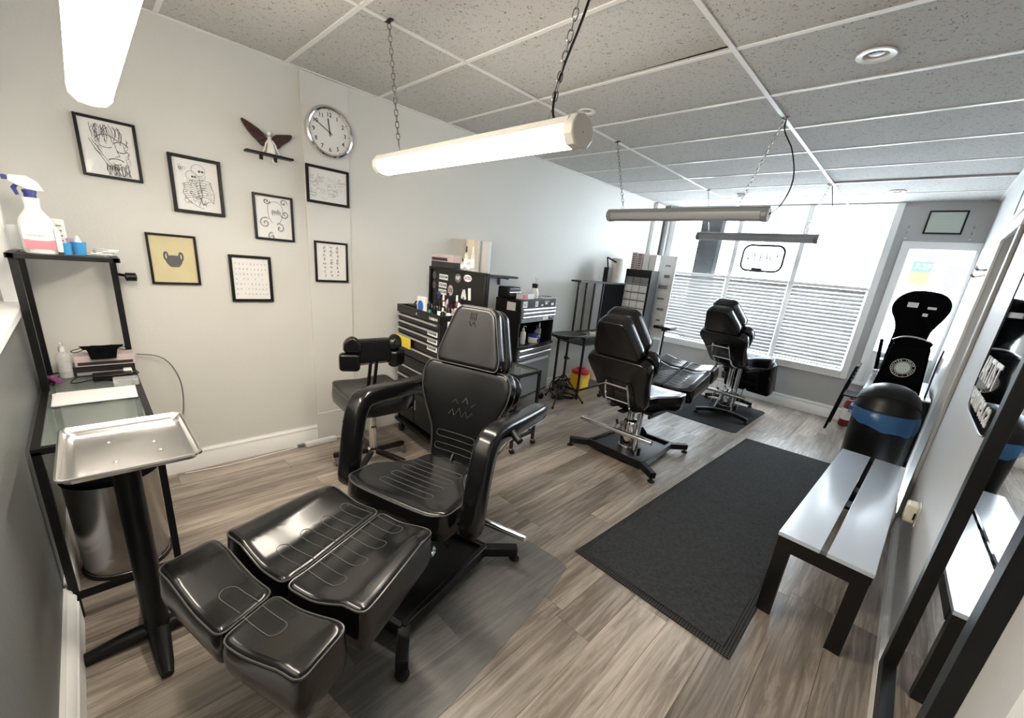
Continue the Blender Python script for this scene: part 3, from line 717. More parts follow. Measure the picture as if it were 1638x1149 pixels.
# ================================================================== client chairs
def frustum_leg(g, a, b, w=.05, h=.045): g.beam(a, b, w, h)
def client_chair(label, loc, rz, arms=False, base='plate', legtilt=0, hang=False, seatz=.5, slope=.22, name='client_chair', uf=0, baserot=0, tk=1.0):
    t = thing(name, label, 'chair', loc, rz)
    U = lambda f: -f
    BR = Matrix.Rotation(baserot, 4, 'Z')
    # --- base
    g = G(); feet = []
    if base == 'plate':
        rl, fl_, wr_, wf = .24, .40, .26, .235
        g.prism([(-wr_, rl - .03), (wr_, rl - .03), (wf, -fl_), (-wf, -fl_)], 'z', .058, .068)
        for s in (-1, 1):
            g.beam((s * wr_, rl - .04, .063), (s * wf, -fl_, .063), .03, .06)
            g.beam((s * wr_, rl - .045, .063), (s * .405, rl + .055, .06), .05, .05)
            g.beam((s * wf, -fl_ + .01, .063), (s * .335, -fl_ - .115, .06), .05, .05)
            feet += [(s * .395, rl + .05), (s * .33, -fl_ - .105)]
        g.beam((-wr_, rl - .04, .063), (wr_, rl - .04, .063), .03, .06); g.beam((-wf, -fl_, .063), (wf, -fl_, .063), .03, .06)
        g.xf(BR).out('base_plate', 'blackmetal', t, bevel=.004)
    else:
        for yy, dz in ((.28, 0), (-.45, 0)):
            P = [(x, yy + .04 * (1 if yy > 0 else -1) * (abs(x) / .28) ** 2, .045 + .035 * (1 - (x / .28) ** 2)) for x in [-.28 + .56 * k / 8 for k in range(9)]]
            g = G()
            for a, b in zip(P, P[1:]): g.beam(a, b, .055, .04)
            feet += [(-.27, P[0][1]), (.27, P[0][1])]
            g.xf(BR).out('base_crossbar', 'blackmetal', t, bevel=.006)
        G().beam((-.09, .27, .09), (-.09, -.44, .09), .02, .05).beam((.09, .27, .09), (.09, -.44, .09), .02, .05).span((-.15, .18, .07), (-.142, -.32, .26)).span((.142, .18, .07), (.15, -.32, .26)).xf(BR).out('base_link', 'chrome', t, bevel=.003)
    for fx, fy in feet:
        G().lathe([(.026, 0), (.028, .006), (.018, .014), (.008, .018), (.008, .045)], n=16).xf(Matrix.Translation(BR @ Vector((fx, fy, .004)))).out('foot', 'rubber', t)
    # --- lifting column
    G().lathe([(.085, .068), (.085, .085), (.072, .09), (.072, .30), (.066, .315), (.05, .32)], c=(0, -.02, 0), n=28).out('cylinder', 'chrome', t)
    G().cyl((.02, -.03, .30), (.035, -.05, seatz - .14), .032, n=18).cyl((-.11, .07, .10), (-.085, .02, seatz - .14), .024, n=16).out('piston', 'chrome', t)
    G().beam((-.085, .05, .20), (-.02, .0, .22), .05, .012).out('link_arm', 'blackmetal', t, bevel=.003)
    G().span((-.06, -.14, seatz - .155), (.11, .22, seatz - .14)).beam((.03, .21, seatz - .15), (.03, .33, seatz - .15), .06, .014).out('support_plate', 'blackmetal', t, bevel=.003)
    pb = G().cyl((-.33, .27, .30), (.33, .27, .29), .019, n=16); pb.beam((-.10, .27, .28), (-.08, .06, .22), .03, .012).out  # bar and bracket
    if not arms: pb.out('push_bar', 'chrome', t)
    G().cyl((.15, -.04, .24), (.15, .02, .15), .007, n=8).cyl((.09, -.02, .25), (.155, -.04, .25), .007, n=8).out('release_lever', 'steel', t)
    G().cyl((.15, -.05, .225), (.15, -.03, .265), .013, n=10).out('lever_knob', 'blackplastic', t)
    G().cyl((-.17, .11, .085), (-.17, .11, .15), .014, n=10).cyl((-.13, .1, .07), (-.10, .1, .1), .009, n=8).out('foot_pedal', 'blackplastic', t)
    G().span((-.20, -.22, seatz - .14), (.20, .22, seatz - .115)).span((-.19, -.30, seatz - .165), (-.17, .24, seatz - .13)).span((.17, -.30, seatz - .165), (.19, .24, seatz - .13)).out('seat_frame', 'blackmetal', t, bevel=.004)
    # --- seat
    fmS = frameM((0, 0, seatz), (1, 0, 0), (0, 1, 0), (0, 0, 1))
    ds = lambda x, y: .012 * min(1, (abs(x) / .26) ** 3) * (1 if y < 0 else max(0, 1 - y / .2)) + .004 * math.exp(-((y + .20) / .04) ** 2)
    seat = pad('seat', [(-.285, -.205), (-.22, -.235), (.22, -.235), (.285, -.205), (.288, -.06), (.22, .03), (.165, .10), (.145, .23), (-.145, .23), (-.165, .10), (-.22, .03), (-.288, -.06)], fmS, .125, .02, ds, parent=t, it=2)
    stitches([stadium(-.15, .15, y, .040) for y in (-.125, -.05, .025, .10)], fmS, ds, seat)
    # --- leg rest
    ct, st = math.cos(legtilt), math.sin(legtilt)
    fmL = frameM((0, -.27, seatz - .004), (1, 0, 0), (0, ct, -st), (0, st, ct))
    if hang: fmL = frameM((0, -.255, seatz - .02), (1, 0, 0), (0, ct, -st), (0, st, ct))
    if arms: CL = [(-.276, -.035), (.020, -.035), (.066, -.492), (-.280, -.474)]; CR = [(.028, -.035), (.302, -.037), (.387, -.466), (.074, -.494)]
    else: CL = [(-.285, -.035), (-.005, -.035), (-.005, -.46), (-.285, -.46)]; CR = [(.005, -.035), (.285, -.035), (.285, -.46), (.005, -.46)]
    for Q, out_, nm in ((CL, -1, 'lo'), (CR, 1, 'hi')):
        xo = Q[0][0] if out_ < 0 else Q[1][0]
        def dc(x, y, out_=out_, Q=Q):
            q = (x - (.01 - .12 * y if arms else 0)) * out_; return .034 * max(0, min(1, (q - .12) / .12)) ** 1.5 * (1 - .5 * max(0, min(1, (y + .13) / .1))) + .006 * max(0, min(1, (-y - .38) / .08)) ** 1.5 - .008 * math.exp(-((q - .10) / .07) ** 2)
        cp = pad('calf_pad', Q, fmL, .125, .018, dc, parent=t, it=2, corner=.14, pipename='piping')
        sl = []
        for k in range(4):
            y = -.095 - k * .098; cx = .015 - .10 * y if arms else 0
            if out_ < 0: sl.append(stadium(cx - .155, cx - .010, y, .048, 'lo'))
            else: sl.append(stadium(cx + .010, cx + .165, y, .048, 'hi'))
        stitches(sl, fmL, dc, cp)
    if arms: FL = [(-.284, -.500), (.066, -.520), (.092, -.695), (-.279, -.672)]; FR = [(.074, -.520), (.376, -.508), (.404, -.680), (.098, -.697)]
    else: FL = [(-.285, -.475), (-.005, -.475), (-.005, -.665), (-.285, -.665)]; FR = [(.005, -.475), (.285, -.475), (.285, -.665), (.005, -.665)]
    for Q, out_ in (() if hang else ((FL, -1), (FR, 1))):
        def df(x, y, out_=out_):
            q = (x - (.07 if arms else 0)) * out_; return .032 * max(0, min(1, (q - .12) / .14)) ** 1.4 - .006 * math.exp(-((q - .08) / .07) ** 2)
        fp = pad('foot_pad', Q, fmL, .12, .018, df, parent=t, it=2, corner=.14)
        cx = .075 if arms else 0
        stitches([stadium(cx - .135, cx - .008, -.595, .052, 'lo') if out_ < 0 else stadium(cx + .012, cx + .145, -.598, .052, 'hi')], fmL, df, fp)
    lf = -.40 if hang else -.58
    G().span((-.16, lf, -.15), (-.13, -.02, -.125)).span((.16, lf, -.15), (.19, -.02, -.125)).span((-.16, lf + .06, -.145), (.19, lf + .09, -.13)).xf(fmL).out('leg_rest_frame', 'blackmetal', t, bevel=.003)
    if arms or hang:
        G().tube([(.20, -.06, -.10), (.21, -.10, -.16), (.215, -.16, -.26), (.21, -.22, -.30)], .008, 8).tube([(.215, -.03, -.08), (.235, -.09, -.18), (.235, -.15, -.24)], .007, 8).xf(fmL).out('adjusting_rod', 'chrome', t)
        G().span((.17, -.26, -.30), (.225, -.16, -.292)).span((.20, -.20, -.292), (.206, -.12, -.14)).xf(fmL).out('bracket', 'steel', t, bevel=.002)
    # --- back
    L_ = math.sqrt(1 + slope ** 2); up = Vector((0, slope, 1)) / L_; nz = Vector((0, -1, slope)) / L_
    fmB = frameM((0, .222, seatz), (1, 0, 0), up, nz)
    db = lambda x, y: -.010 * math.exp(-((x) / .11) ** 2) + .012 * min(1, (abs(x) / .24) ** 3)
    bk = pad('backrest', [(-.14, -.03), (.14, -.03), (.160, .14), (.225, .26), (.266, .36), (.272, .45), (.238, .505), (-.238, .505), (-.272, .45), (-.266, .36), (-.225, .26), (-.160, .14)], fmB, .075, .018, db, parent=t, it=2)
    wv = .13 if arms else .20
    pad('backrest_shell', [(-wv, .02), (wv, .02), (wv + .02, .16), (max(.18, wv + .03), .26), (.262, .37), (.268, .45), (.22, .495), (-.22, .495), (-.268, .45), (-.262, .37), (-max(.18, wv + .03), .26), (-wv - .02, .16)], fmB @ Matrix.Translation((0, 0, -.077)), .075 if arms else .10, .022, parent=t, it=2, piping=False)
    stitches([stadium(-.12, .12, y, .034) for y in (.055, .125)], fmB, db, bk)
    gq = G()
    for bx, by, hh in ((-.07, .235, .03), (-.03, .24, .04), (.01, .235, .035), (.05, .24, .03), (-.06, .30, .02), (0, .31, .03), (.06, .30, .02)):
        gq.tube([(bx, by, db(bx, by) + .001), (bx + .02, by + hh, db(bx, by) + .001), (bx + .035, by, db(bx, by) + .001)], .0016, 4)
    if arms: gq.xf(fmB).out('embroidery', 'piping', bk)
    dh = lambda x, y: .006 * min(1, (abs(x) / .14) ** 3)
    hp = [(-.182, .515), (.182, .515), (.188, .57), (.118, .80), (.085, .825), (-.085, .825), (-.118, .80), (-.188, .57)]
    hz_ = .022 if arms else .05
    hd = pad('headrest', hp, fmB @ Matrix.Translation((0, -.012, hz_)), .075 if arms else .10, .016, dh, parent=t, it=2)
    if arms:
        g = G(); fmH = fmB @ Matrix.Translation((0, -.012, .022))
        for k in range(4): g.tube([(-.022 + k * .011, .755, .0015), (-.022 + k * .011, .79, .0015)], .0015, 4)
        g.tube([(-.028, .792, .0015), (.018, .792, .0015)], .0015, 4).tube([(-.026, .745, .0015), (-.012, .722, .0015), (.004, .745, .0015), (.016, .722, .0015)], .0016, 4).xf(fmH).out('embroidery', 'blackplastic', hd)
    pad('headrest_backing', [(x * 1.02, y - .012) for x, y in hp], fmB @ Matrix.Translation((0, 0, -.055)), .085 if arms else .11, .022, parent=t, it=2)
    # back frame of chrome tube
    B = lambda x, y, z: tuple((fmB @ Vector((x, y, z))))
    gg = G()
    by = lambda dz: .222 + slope * dz + (.165 if arms else .19) * L_ + .01
    for s in (-1, 1): gg.tube(resample([(s * .095, .24, seatz - .13), (s * .10, by(-.06), seatz - .10), (s * .105, by(.06), seatz + .0), (s * .10, by(.13), seatz + .10), (s * .09, by(.15), seatz + .15)], 1), .008, 8)
    gg.tube([(-.10, by(.05), seatz - .01), (.10, by(.05), seatz - .01)], .007, 8).tube([(-.10, by(.14), seatz + .12), (.10, by(.14), seatz + .12)], .008, 8).tube([(.10, by(.14), seatz + .12), (.20, by(.12) - .05, seatz + .07)], .007, 8).out('tube_frame', 'chrome', t)
    G().cyl((.02, .25, seatz - .12), B(-.01, .24, -.165), .010, n=10).cyl((.02, .25, seatz - .12), B(.0, .10, -.165), .014, n=10).out('gas_strut', 'steel', t)
    G().beam((0, .17, seatz - .14), B(0, .18, -.135), .10, .014, up=(1, 0, 0)).out('back_hinge', 'blackmetal', t, bevel=.003)
    for hx in (-.03, .03): G().beam(B(hx, .45, -.13), B(hx, .60, -.12), .03, .012).out('headrest_bar', 'blackmetal', t, bevel=.003)
    if arms:
        for s in (-1, 1):
            lift = 0
            P = resample([(s * .368, .50, .80), (s * .368, .24, .812), (s * .366, -.0, .832), (s * .366, -.062, .80), (s * .364, -.10, .66), (s * .362, -.135, .40)], 2)
            a = sweep([tuple(p) for p in P], .092, .082).out('armrest', 'leather', t, smooth=70)
            for e in (-1, 1):
                q = sweep([tuple(p) for p in P], .088, .080); line = [q.v[i * 16 + (1 if e > 0 else 6)] for i in range(1, len(P) - 1)]
                G().tube([tuple(v) for v in line], .0028, 5).out('piping', 'piping', a)
            G().beam((s * .31, -.09, .42), (s * .18, -.06, seatz - .13), .05, .012).out('arm_bracket', 'blackmetal', t)
        G().cyl((.20, .20, seatz - .02), (.40, .13, .80), .008, n=10).out('recline_lever', 'chrome', t)
        G().cyl((.39, .09, .83), (.46, .06, .80), .016, n=14).out('lever_grip', 'blackplastic', t)
        G().cyl((-.46, .235, .205), (.47, .235, .20), .019, n=16).out('push_bar', 'chrome', t)
    for c_ in t.children:
        if uf and c_.name.split('.')[0] not in ('base_plate', 'base_crossbar', 'base_link', 'foot', 'cylinder', 'piston', 'push_bar', 'release_lever', 'lever_knob', 'foot_pedal'): c_.location.y -= uf
    return t
client_chair('black leather client chair with padded arms, nearest the camera', (1.70, -.655, .0045), math.radians(17.46), arms=True)
client_chair('black client chair seen from behind in mid room, leg rest raised', (1.665, 1.48, 0), PI, legtilt=math.radians(15), seatz=.57, slope=.58, uf=.17)
client_chair('black client chair on the ribbed mat, farthest from the camera', (1.79, 3.66, .0065), PI - math.radians(10), base='arc', legtilt=-math.radians(72), hang=True, seatz=.72, slope=.85, uf=.16, baserot=math.radians(22))

# ================================================================== furniture helpers
def rbox(x0, x1, y0, y1, z0, z1): return G().span((x0, y0, z0), (x1, y1, z1))
def caster(parent, x, y, r=.028, z=0, name='caster', m='blackplastic'):
    c = G().lathe([(.001, -.011), (r, -.011), (r * 1.02, 0), (r, .011), (.001, .011)], n=18, m=Matrix.Rotation(PI / 2, 3, 'X')).xf(Matrix.Translation((x, y + .012, z + r * 1.02)))
    o = c.out(name, m, parent)
    G().tube([(x, y + .012, z + r), (x, y - .004, z + r * 1.9), (x, y, z + r * 2.4)], .006, 6).cyl((x, y, z + r * 2.2), (x, y, z + r * 2.7), .011, n=10).out('fork', 'chrome', o)
    return o
def bottle(label, x, y, z, r, h, m='clear', capm='blackplastic', pump=False, cat='bottle', group=None, name='bottle', neck=.35, lab=None, fill=None):
    t = thing(name, label, cat, (x, y, z), 0, group)
    s = h * .72
    G().lathe([(.001, 0), (r * .92, 0), (r, h * .03), (r, s * .82), (r * .85, s * .92), (r * neck, s), (r * neck, s * 1.08), (.001, s * 1.08)], n=20).out('body', m, t, smooth=50)
    if fill: G().lathe([(.001, .003), (r * .9, .003), (r * .93, s * .6), (.001, s * .6)], n=16).out('contents', fill, t)
    if lab: G().lathe([(r * 1.01, s * .2), (r * 1.012, s * .2), (r * 1.012, s * .68), (r * 1.01, s * .68)], n=20, cap=False).out('label_band', lab, t)
    if pump:
        G().lathe([(r * neck * 1.2, s * 1.02), (r * neck * 1.2, s * 1.2), (r * .12, s * 1.22), (r * .12, h * .96)], n=14).tube([(0, 0, h * .96), (r * .9, 0, h), (r * 1.3, 0, h * .96)], r * .14, 6).out('pump', capm, t)
    else:
        G().lathe([(.001, s * 1.05), (r * neck * 1.15, s * 1.05), (r * neck * .9, h), (.001, h)], n=14).out('cap', capm, t)
    return t

# ------------------------------------------------ desk unit of black tube and glass at the left
t = thing('glass_desk', 'black metal frame desk with glass top and raised shelf by the charcoal wall', 'desk', (.58, -1.71, 0))
X0, X1, Y0, Y1 = -.54, .54, -.172, .172
bw = .024
for x in (X0 + .012, X1 - .012):
    for y in (Y0 + .012, Y1 - .012): rbox(x - bw / 2, x + bw / 2, y - bw / 2, y + bw / 2, 0.002, .74).out('leg', 'blackmetal', t)
for y in (Y0 + .012, Y1 - .012): rbox(X0, X1, y - bw / 2, y + bw / 2, .728, .752).out('top_rail', 'blackmetal', t)
for x in (X0 + .012, X1 - .012):
    rbox(x - bw / 2, x + bw / 2, Y0 + .024, Y1 - .024, .728, .752).out('top_rail', 'blackmetal', t)
    rbox(x - bw / 2, x + bw / 2, Y0 + .024, Y1 - .024, .09, .112).out('foot_rail', 'blackmetal', t)
rbox(X0 + .024, X1 - .024, Y0 + .024, Y1 - .024, .742, .748).out('glass_top', 'glass2', t)
rbox(X0 + .2, X0 + .62, Y0 + .06, Y1 - .05, .7415, .7418).out
for x, y in ((-.21, Y0 + .015), (X0 + .012, Y0 + .015), (X0 + .012, Y1 - .012)): rbox(x - .013, x + .013, y - .013, y + .013, .752, 1.352).out('upright', 'blackmetal', t)
G().span((X0, Y0 - .005, 1.352), (-.18, Y0 + .02, 1.372)).span((X0, Y1 - .02, 1.352), (-.18, Y1 + .005, 1.372)).span((X0, Y0, 1.352), (X0 + .024, Y1, 1.372)).span((-.204, Y0, 1.352), (-.18, Y1, 1.372)).out('shelf_frame', 'blackmetal', t)
rbox(X0 + .01, -.19, Y0 + .01, Y1 - .01, 1.363, 1.369).out('glass_shelf', 'glass2', t)
G().lathe([(.010, 0), (.022, .004), (.022, .045), (.010, .05)], n=20, m=Matrix.Rotation(PI / 2, 3, 'X')).xf(Matrix.Translation((X0 + .03, Y1 + .075, 1.26))).out('cup_clamp', 'blackplastic', t)
G().cyl((X0 + .012, Y1, 1.27), (X0 + .03, Y1 + .04, 1.265), .008, n=8).out('clamp_arm', 'blackmetal', t)
SZ = 1.3725
# on the shelf
t = thing('spray_bottle', 'white spray bottle with navy trigger on the high glass shelf', 'bottle', (.31, -1.778, SZ))
bp_ = [(.001, 0), (.050, 0), (.056, .008), (.056, .125), (.048, .150), (.026, .185), (.024, .200), (.026, .205), (.026, .232), (.001, .232)]
G().lathe(bp_, n=28).xf(Matrix.Diagonal((.75, 1.0, 1, 1))).out('body', 'white', t, smooth=50)
G().span((.0405, -.046, .02), (.0425, .046, .055)).out('red_label', 'pinkish', t)
G().span((.0405, -.046, .06), (.042, .046, .12)).out('paper_label', 'paper', t)
text('DISINFECT', .014, frameM((.0427, 0, .075), (0, 1, 0), (0, 0, 1), (1, 0, 0)), 'ink2', t, ext=.0002)
G().lathe([(.019, .232), (.019, .25), (.022, .25), (.022, .262), (.015, .264)], n=18).out('collar', 'navy', t)
G().add([(-.012, -.055, .288), (.012, -.055, .288), (.012, -.05, .315), (-.012, -.05, .315), (-.014, .045, .262), (.014, .045, .262), (.012, .03, .30), (-.012, .03, .30), (-.012, 0, .26), (.012, 0, .26), (.012, 0, .318), (-.012, 0, .318)],
        [(0, 1, 2, 3), (0, 8, 9, 1), (1, 9, 10, 2), (2, 10, 11, 3), (3, 11, 8, 0), (8, 4, 5, 9), (9, 5, 6, 10), (10, 6, 7, 11), (11, 7, 4, 8), (4, 7, 6, 5)]).out('spray_head', 'white', t, bevel=.005)
G().box((0, -.062, .303), (.016, .016, .018)).out('nozzle', 'navy', t, bevel=.003)
G().tube([(0, -.028, .285), (0, -.043, .265), (0, -.035, .238)], [.007, .008, .006], 8).out('trigger', 'navy', t)
t = thing('glass_jar', 'clear ribbed glass jar at the left end of the high glass shelf', 'jar', (.19, -1.846, SZ))
G().lathe([(.001, .004), (.036, .0), (.040, .004), (.040, .085), (.036, .10), (.037, .112), (.033, .112), (.032, .10), (.036, .085), (.036, .01)], n=30, cap=False).out('body', 'clear', t)
t = thing('label_card', 'white printed pouch standing behind the spray bottle', 'packet', (.22, -1.735, SZ))
G().span((-.012, -.045, 0), (.012, .04, .155)).out('pouch', 'white', t, bevel=.006)
for k in range(4): G().span((.0122, -.03 + .01 * (k % 2), .055 + k * .022), (.0128, .028, .062 + k * .022)).out('print_line', 'ink2', t)
t = thing('marker_pen', 'white tube with black cap beside the spray bottle', 'tube', (.34, -1.722, SZ))
G().lathe([(.001, 0), (.008, 0), (.008, .012), (.001, .012)], n=12).out('cap', 'ink', t); G().lathe([(.009, .012), (.011, .03), (.011, .10), (.003, .12)], n=12).out('barrel', 'white', t)
for (x, y, r, h, lb) in ((.26, -1.662, .026, .058, 'blue plastic cup with a white wad in it on the high shelf'), (.31, -1.705, .020, .05, 'smaller blue cup half hidden by the spray bottle')):
    t = thing('plastic_cup', lb, 'cup', (x, y, SZ))
    G().lathe([(.001, .002), (r * .8, 0), (r * .82, .002), (r, h * .9), (r * 1.06, h), (r * .97, h), (r * .93, h * .9), (r * .76, .005), (.001, .005)], n=24, cap=False).out('body', 'blue', t)
    if r > .022: G().lathe([(.001, h * .8), (r * .7, h * .85), (r * .35, h * 1.2), (.006, h * 1.45), (.001, h * 1.5)], n=10).out('tissue_wad', 'paper', t)
t = thing('soft_pouch', 'lilac cloth scrap between the cups on the high shelf', 'cloth', (.22, -1.69, SZ))
G().lathe([(.001, 0), (.022, .002), (.026, .02), (.014, .05), (.018, .07), (.001, .075)], n=9).out('cloth', 'lilac', t, smooth=80)
t = thing('tissue_stack', 'loose white tissues at the right end of the high shelf', 'tissue', (.22, -1.59, SZ))
for k in range(5): G().box((0, 0, 0), (.12 - k * .006, .085 - k * .01, .006)).out('tissue', 'paper', t, loc=(.02 * (k % 2), .005 * k, .004 + k * .0065), rz=.25 * k - .4, bevel=.002)
# on the desk
DZ = .7525
t = bottle('clear pump bottle with white pump on the left end of the glass desk', .16, -1.80, DZ, .028, .185, 'clear', 'white', True, fill='clear')
for k, (y, z, mm, lb) in enumerate(((-1.66, 0, 'cartondark', 'lower black disposable glove box on the glass desk'), (-1.65, .055, 'carton', 'upper glove box with pale pattern, under the black face mask'))):
    t = thing('glove_box', lb, 'box', (.13 + .01 * k, y, DZ + z))
    G().span((-.05, -.115, 0), (.05, .115, .054)).out('carton', mm, t, bevel=.001)
    G().span((.0502, -.105, .006), (.051, .105, .022)).out('dark_band', 'cartondark' if k else 'ink2', t)
    G().lathe([(.001, .0545), (.03, .0545), (.03, .0555), (.001, .0555)], n=18).xf(Matrix.Diagonal((.8, 1.4, 1, 1))).out('opening', 'ink2', t)
t = thing('face_mask', 'crumpled black face mask draped over the glove boxes', 'mask', (.165, -1.655, DZ + .135))
vs = []; fs = []; n = 12
for i in range(n + 1):
    for j in range(n + 1):
        u, v = i / n * 2 - 1, j / n * 2 - 1; hw = .085 * (1 - .45 * (i / n))
        vs.append((u * .05, v * hw, .012 + .010 * math.sin(v * 7 + u * 3) * (1 - u * u) - (.05 * max(0, u) ** 1.5)))
for i in range(n):
    for j in range(n): fs.append((i * (n + 1) + j, i * (n + 1) + j + 1, (i + 1) * (n + 1) + j + 1, (i + 1) * (n + 1) + j))
o = G().add(vs, fs).out('cloth', 'dark', t, smooth=80); md = o.modifiers.new('solid', 'SOLIDIFY'); md.thickness = .004
G().tube(resample([(0, -.08, .012), (.02, -.12, .004), (.05, -.10, 0), (.04, -.07, .01)], 2), .002, 5).tube(resample([(0, .08, .012), (.02, .11, .004), (.05, .09, 0), (.04, .06, .01)], 2), .002, 5).out('ear_loop', 'dark', t)
t = thing('charger_plug', 'white plug adapter at the right end of the glass desk', 'charger', (.23, -1.575, DZ))
G().box((0, 0, .02), (.04, .035, .038)).out('body', 'white', t, bevel=.005); G().box((0, .024, .02), (.014, .015, .004)).out('prong', 'steel', t)
t = thing('cable_tangle', 'black cables and power bar lying in front of the glove boxes', 'cable', (.275, -1.68, DZ))
G().span((-.04, -.03, 0), (.03, .12, .03)).out('power_bar', 'blackplastic', t, bevel=.004)
for P_ in ([(.02, -.03, .01), (.06, -.10, .008), (.02, -.11, .01), (-.03, -.08, .02)], [(.0, .12, .02), (.02, .15, .02), (-.06, .13, .03), (-.08, .04, .045), (-.03, .0, .04)], [(.03, .0, .01), (.08, .05, .006), (.06, .12, .006), (.0, .13, .02)]):
    G().tube(resample(P_, 3), .003, 6).out('cable', 'blackplastic', t)
t = thing('purple_wrap', 'crumpled purple film pack by the left post of the desk', 'packet', (.25, -1.85, DZ))
G().tube([(-.05, -.02, .015), (0, 0, .02), (.05, .03, .014)], [.012, .018, .01], 7).tube([(-.03, .02, .03), (.03, .0, .034), (.07, .02, .02)], [.006, .01, .006], 6).out('film', 'purple', t)
t = thing('paper_stack', 'stack of pale papers lying on the glass desk', 'paper', (.55, -1.71, DZ))
for k in range(4): G().box((0, 0, 0), (.20, .27, .0016)).out('sheet', 'paper', t, loc=(.0 + .004 * k, .003 * k, .001 + k * .002), rz=.05 * math.sin(k * 2))
t = thing('pen_case', 'clear plastic case with small parts beside the papers', 'case', (.405, -1.59, DZ))
G().span((-.035, -.05, 0), (.035, .045, .035)).out('shell', 'clear', t, bevel=.004); G().tube([(-.02, -.03, .012), (.01, .03, .012)], .006, 8).out('part', 'steel', t)
t = thing('lower_box', 'white cardboard box standing on end under the glass desk', 'box', (.60, -1.74, 0))
G().span((-.14, -.11, .30), (.14, .10, .70)).out
t.name = 'steel_bin'; t['label'] = 'round stainless steel bin with black liner under the glass desk'; t['category'] = 'bin'; t.location = (.79, -1.705, 0)
G().lathe([(.001, .0), (.135, 0), (.138, .012), (.133, .016), (.140, .46), (.143, .465), (.143, .475), (.136, .475), (.134, .03), (.001, .03)], n=48, cap=False).xf(Matrix.Diagonal((1.13, 1.13, 1.03, 1))).out('body', 'steel', t)
G().lathe([(.1455, .452), (.146, .47), (.145, .480), (.139, .484), (.130, .478), (.12, .40), (.09, .37), (.001, .36)], n=40, cap=False).xf(Matrix.Diagonal((1.13, 1.13, 1.03, 1))).out('liner', 'dark', t, smooth=60)
G().lathe([(.136, 0), (.142, 0), (.142, .014), (.136, .016)], n=40, cap=False).xf(Matrix.Diagonal((1.13, 1.13, 1, 1))).out('base_ring', 'blackplastic', t)
# ------------------------------------------------ tray stand
t = thing('tray_stand', 'aluminium baking tray on a black four-foot pedestal', 'stand', (1.385, -1.657, 0))
G().lathe([(.001, .04), (.046, .04), (.038, .07), (.037, .80), (.037, .815), (.001, .815)], n=28).out('column', 'blackmetal', t)
for k in range(4):
    a = k * PI / 2; c, s_ = math.cos(a), math.sin(a); Lk = (.245, .245, .25, .245)[k]
    G().tube([(0, 0, .045), (c * Lk * .35, s_ * Lk * .35, .042), (c * Lk * .8, s_ * Lk * .8, .026), (c * Lk, s_ * Lk, .02)], [.036, .032, .025, .018], 12).xf(Matrix.Diagonal((1, 1, .8, 1))).out('foot', 'blackmetal', t)
G().span((-.12, -.11, .812), (.12, .11, .822)).out('top_plate', 'blackmetal', t)
def tray(hx, hy, hgt, rim):
    def ring(dx, dy, z, rc, n=5):
        P = []
        for cx, cy, a0 in ((dx - rc, dy - rc, 0), (-dx + rc, dy - rc, 90), (-dx + rc, -dy + rc, 180), (dx - rc, -dy + rc, 270)):
            P += [(cx + rc * math.cos(math.radians(a0 + 90 * i / n)), cy + rc * math.sin(math.radians(a0 + 90 * i / n)), z) for i in range(n + 1)]
        return P
    R_ = [ring(hx - .028, hy - .028, 0, .014), ring(hx - .013, hy - .013, .006, .02), ring(hx - .006, hy - .006, hgt - .004, .022), ring(hx - .001, hy - .001, hgt, .024), ring(hx + .004, hy + .004, hgt - .001, .026), ring(hx + .005, hy + .005, hgt - .007, .026), ring(hx + .001, hy + .001, hgt - .009, .024),
          ring(hx - .004, hy - .004, hgt - .008, .022), ring(hx - .011, hy - .011, .003, .02), ring(hx - .026, hy - .026, -.002, .014)]
    n = len(R_[0]); g = G(); vs = [p for r_ in R_ for p in r_]; fs = [tuple(range(n))]
    for j in range(len(R_) - 1):
        for i in range(n): fs.append((j * n + i, j * n + (i + 1) % n, (j + 1) * n + (i + 1) % n, (j + 1) * n + i))
    fs.append(tuple((len(R_) - 1) * n + i for i in range(n))[::-1])
    return g.add(vs, fs)
tr = tray(.212, .160, .026, 0).out('tray', 'tray', t, loc=(0.05, 0.022, .825), smooth=40)
for px, py in ((-.08, -.05), (.09, -.04), (-.02, .06), (.06, .07)): G().lathe([(.006, .0), (.005, .0012), (.001, .0016)], n=10).out('rivet', 'chrome', tr, loc=(px, py, .0))

# ------------------------------------------------ swivel stool with armrests behind the big chair
t = thing('work_stool', 'black swivel stool with padded backrest and chrome casters, left of the armed chair', 'stool', (.60, -.36, 0))
for k in range(5):
    a = math.radians(-118 + 72 * k); c, s_ = math.cos(a), math.sin(a)
    G().beam((c * .03, s_ * .03, .115), (c * .27, s_ * .27, .085), .032, .035).out('base_arm', 'blackmetal', t, bevel=.004)
    caster(t, c * .265, s_ * .265, .026, 0, m='greyplastic')
G().lathe([(.001, .08), (.04, .08), (.04, .13), (.026, .14), (.026, .30), (.018, .31), (.018, .46), (.001, .46)], n=20).out('gas_column', 'chrome', t)
fmQ = frameM((0, 0, .60), (1, 0, 0), (0, 1, 0), (0, 0, 1))
pad('seat', [(-.2, -.21), (.17, -.24), (.24, -.12), (.24, .12), (.17, .24), (-.2, .21)], fmQ, .13, .022, lambda x, y: .03 * max(0, -x / .2) ** 2 - .01 * math.exp(-(y / .1) ** 2), parent=t)
G().span((-.10, -.07, .44), (.10, .07, .465)).out('seat_plate', 'blackmetal', t)
G().tube([(.02, -.07, .45), (.04, -.20, .43), (.07, -.24, .415)], [.006, .006, .012], 8).out('height_lever', 'blackplastic', t)
for s in (-1, 1): G().beam((-.05 + 0, s * .022, .46), (.02, s * .022, .80), .012, .02, up=(0, 1, 0)).out('back_post', 'blackmetal', t)
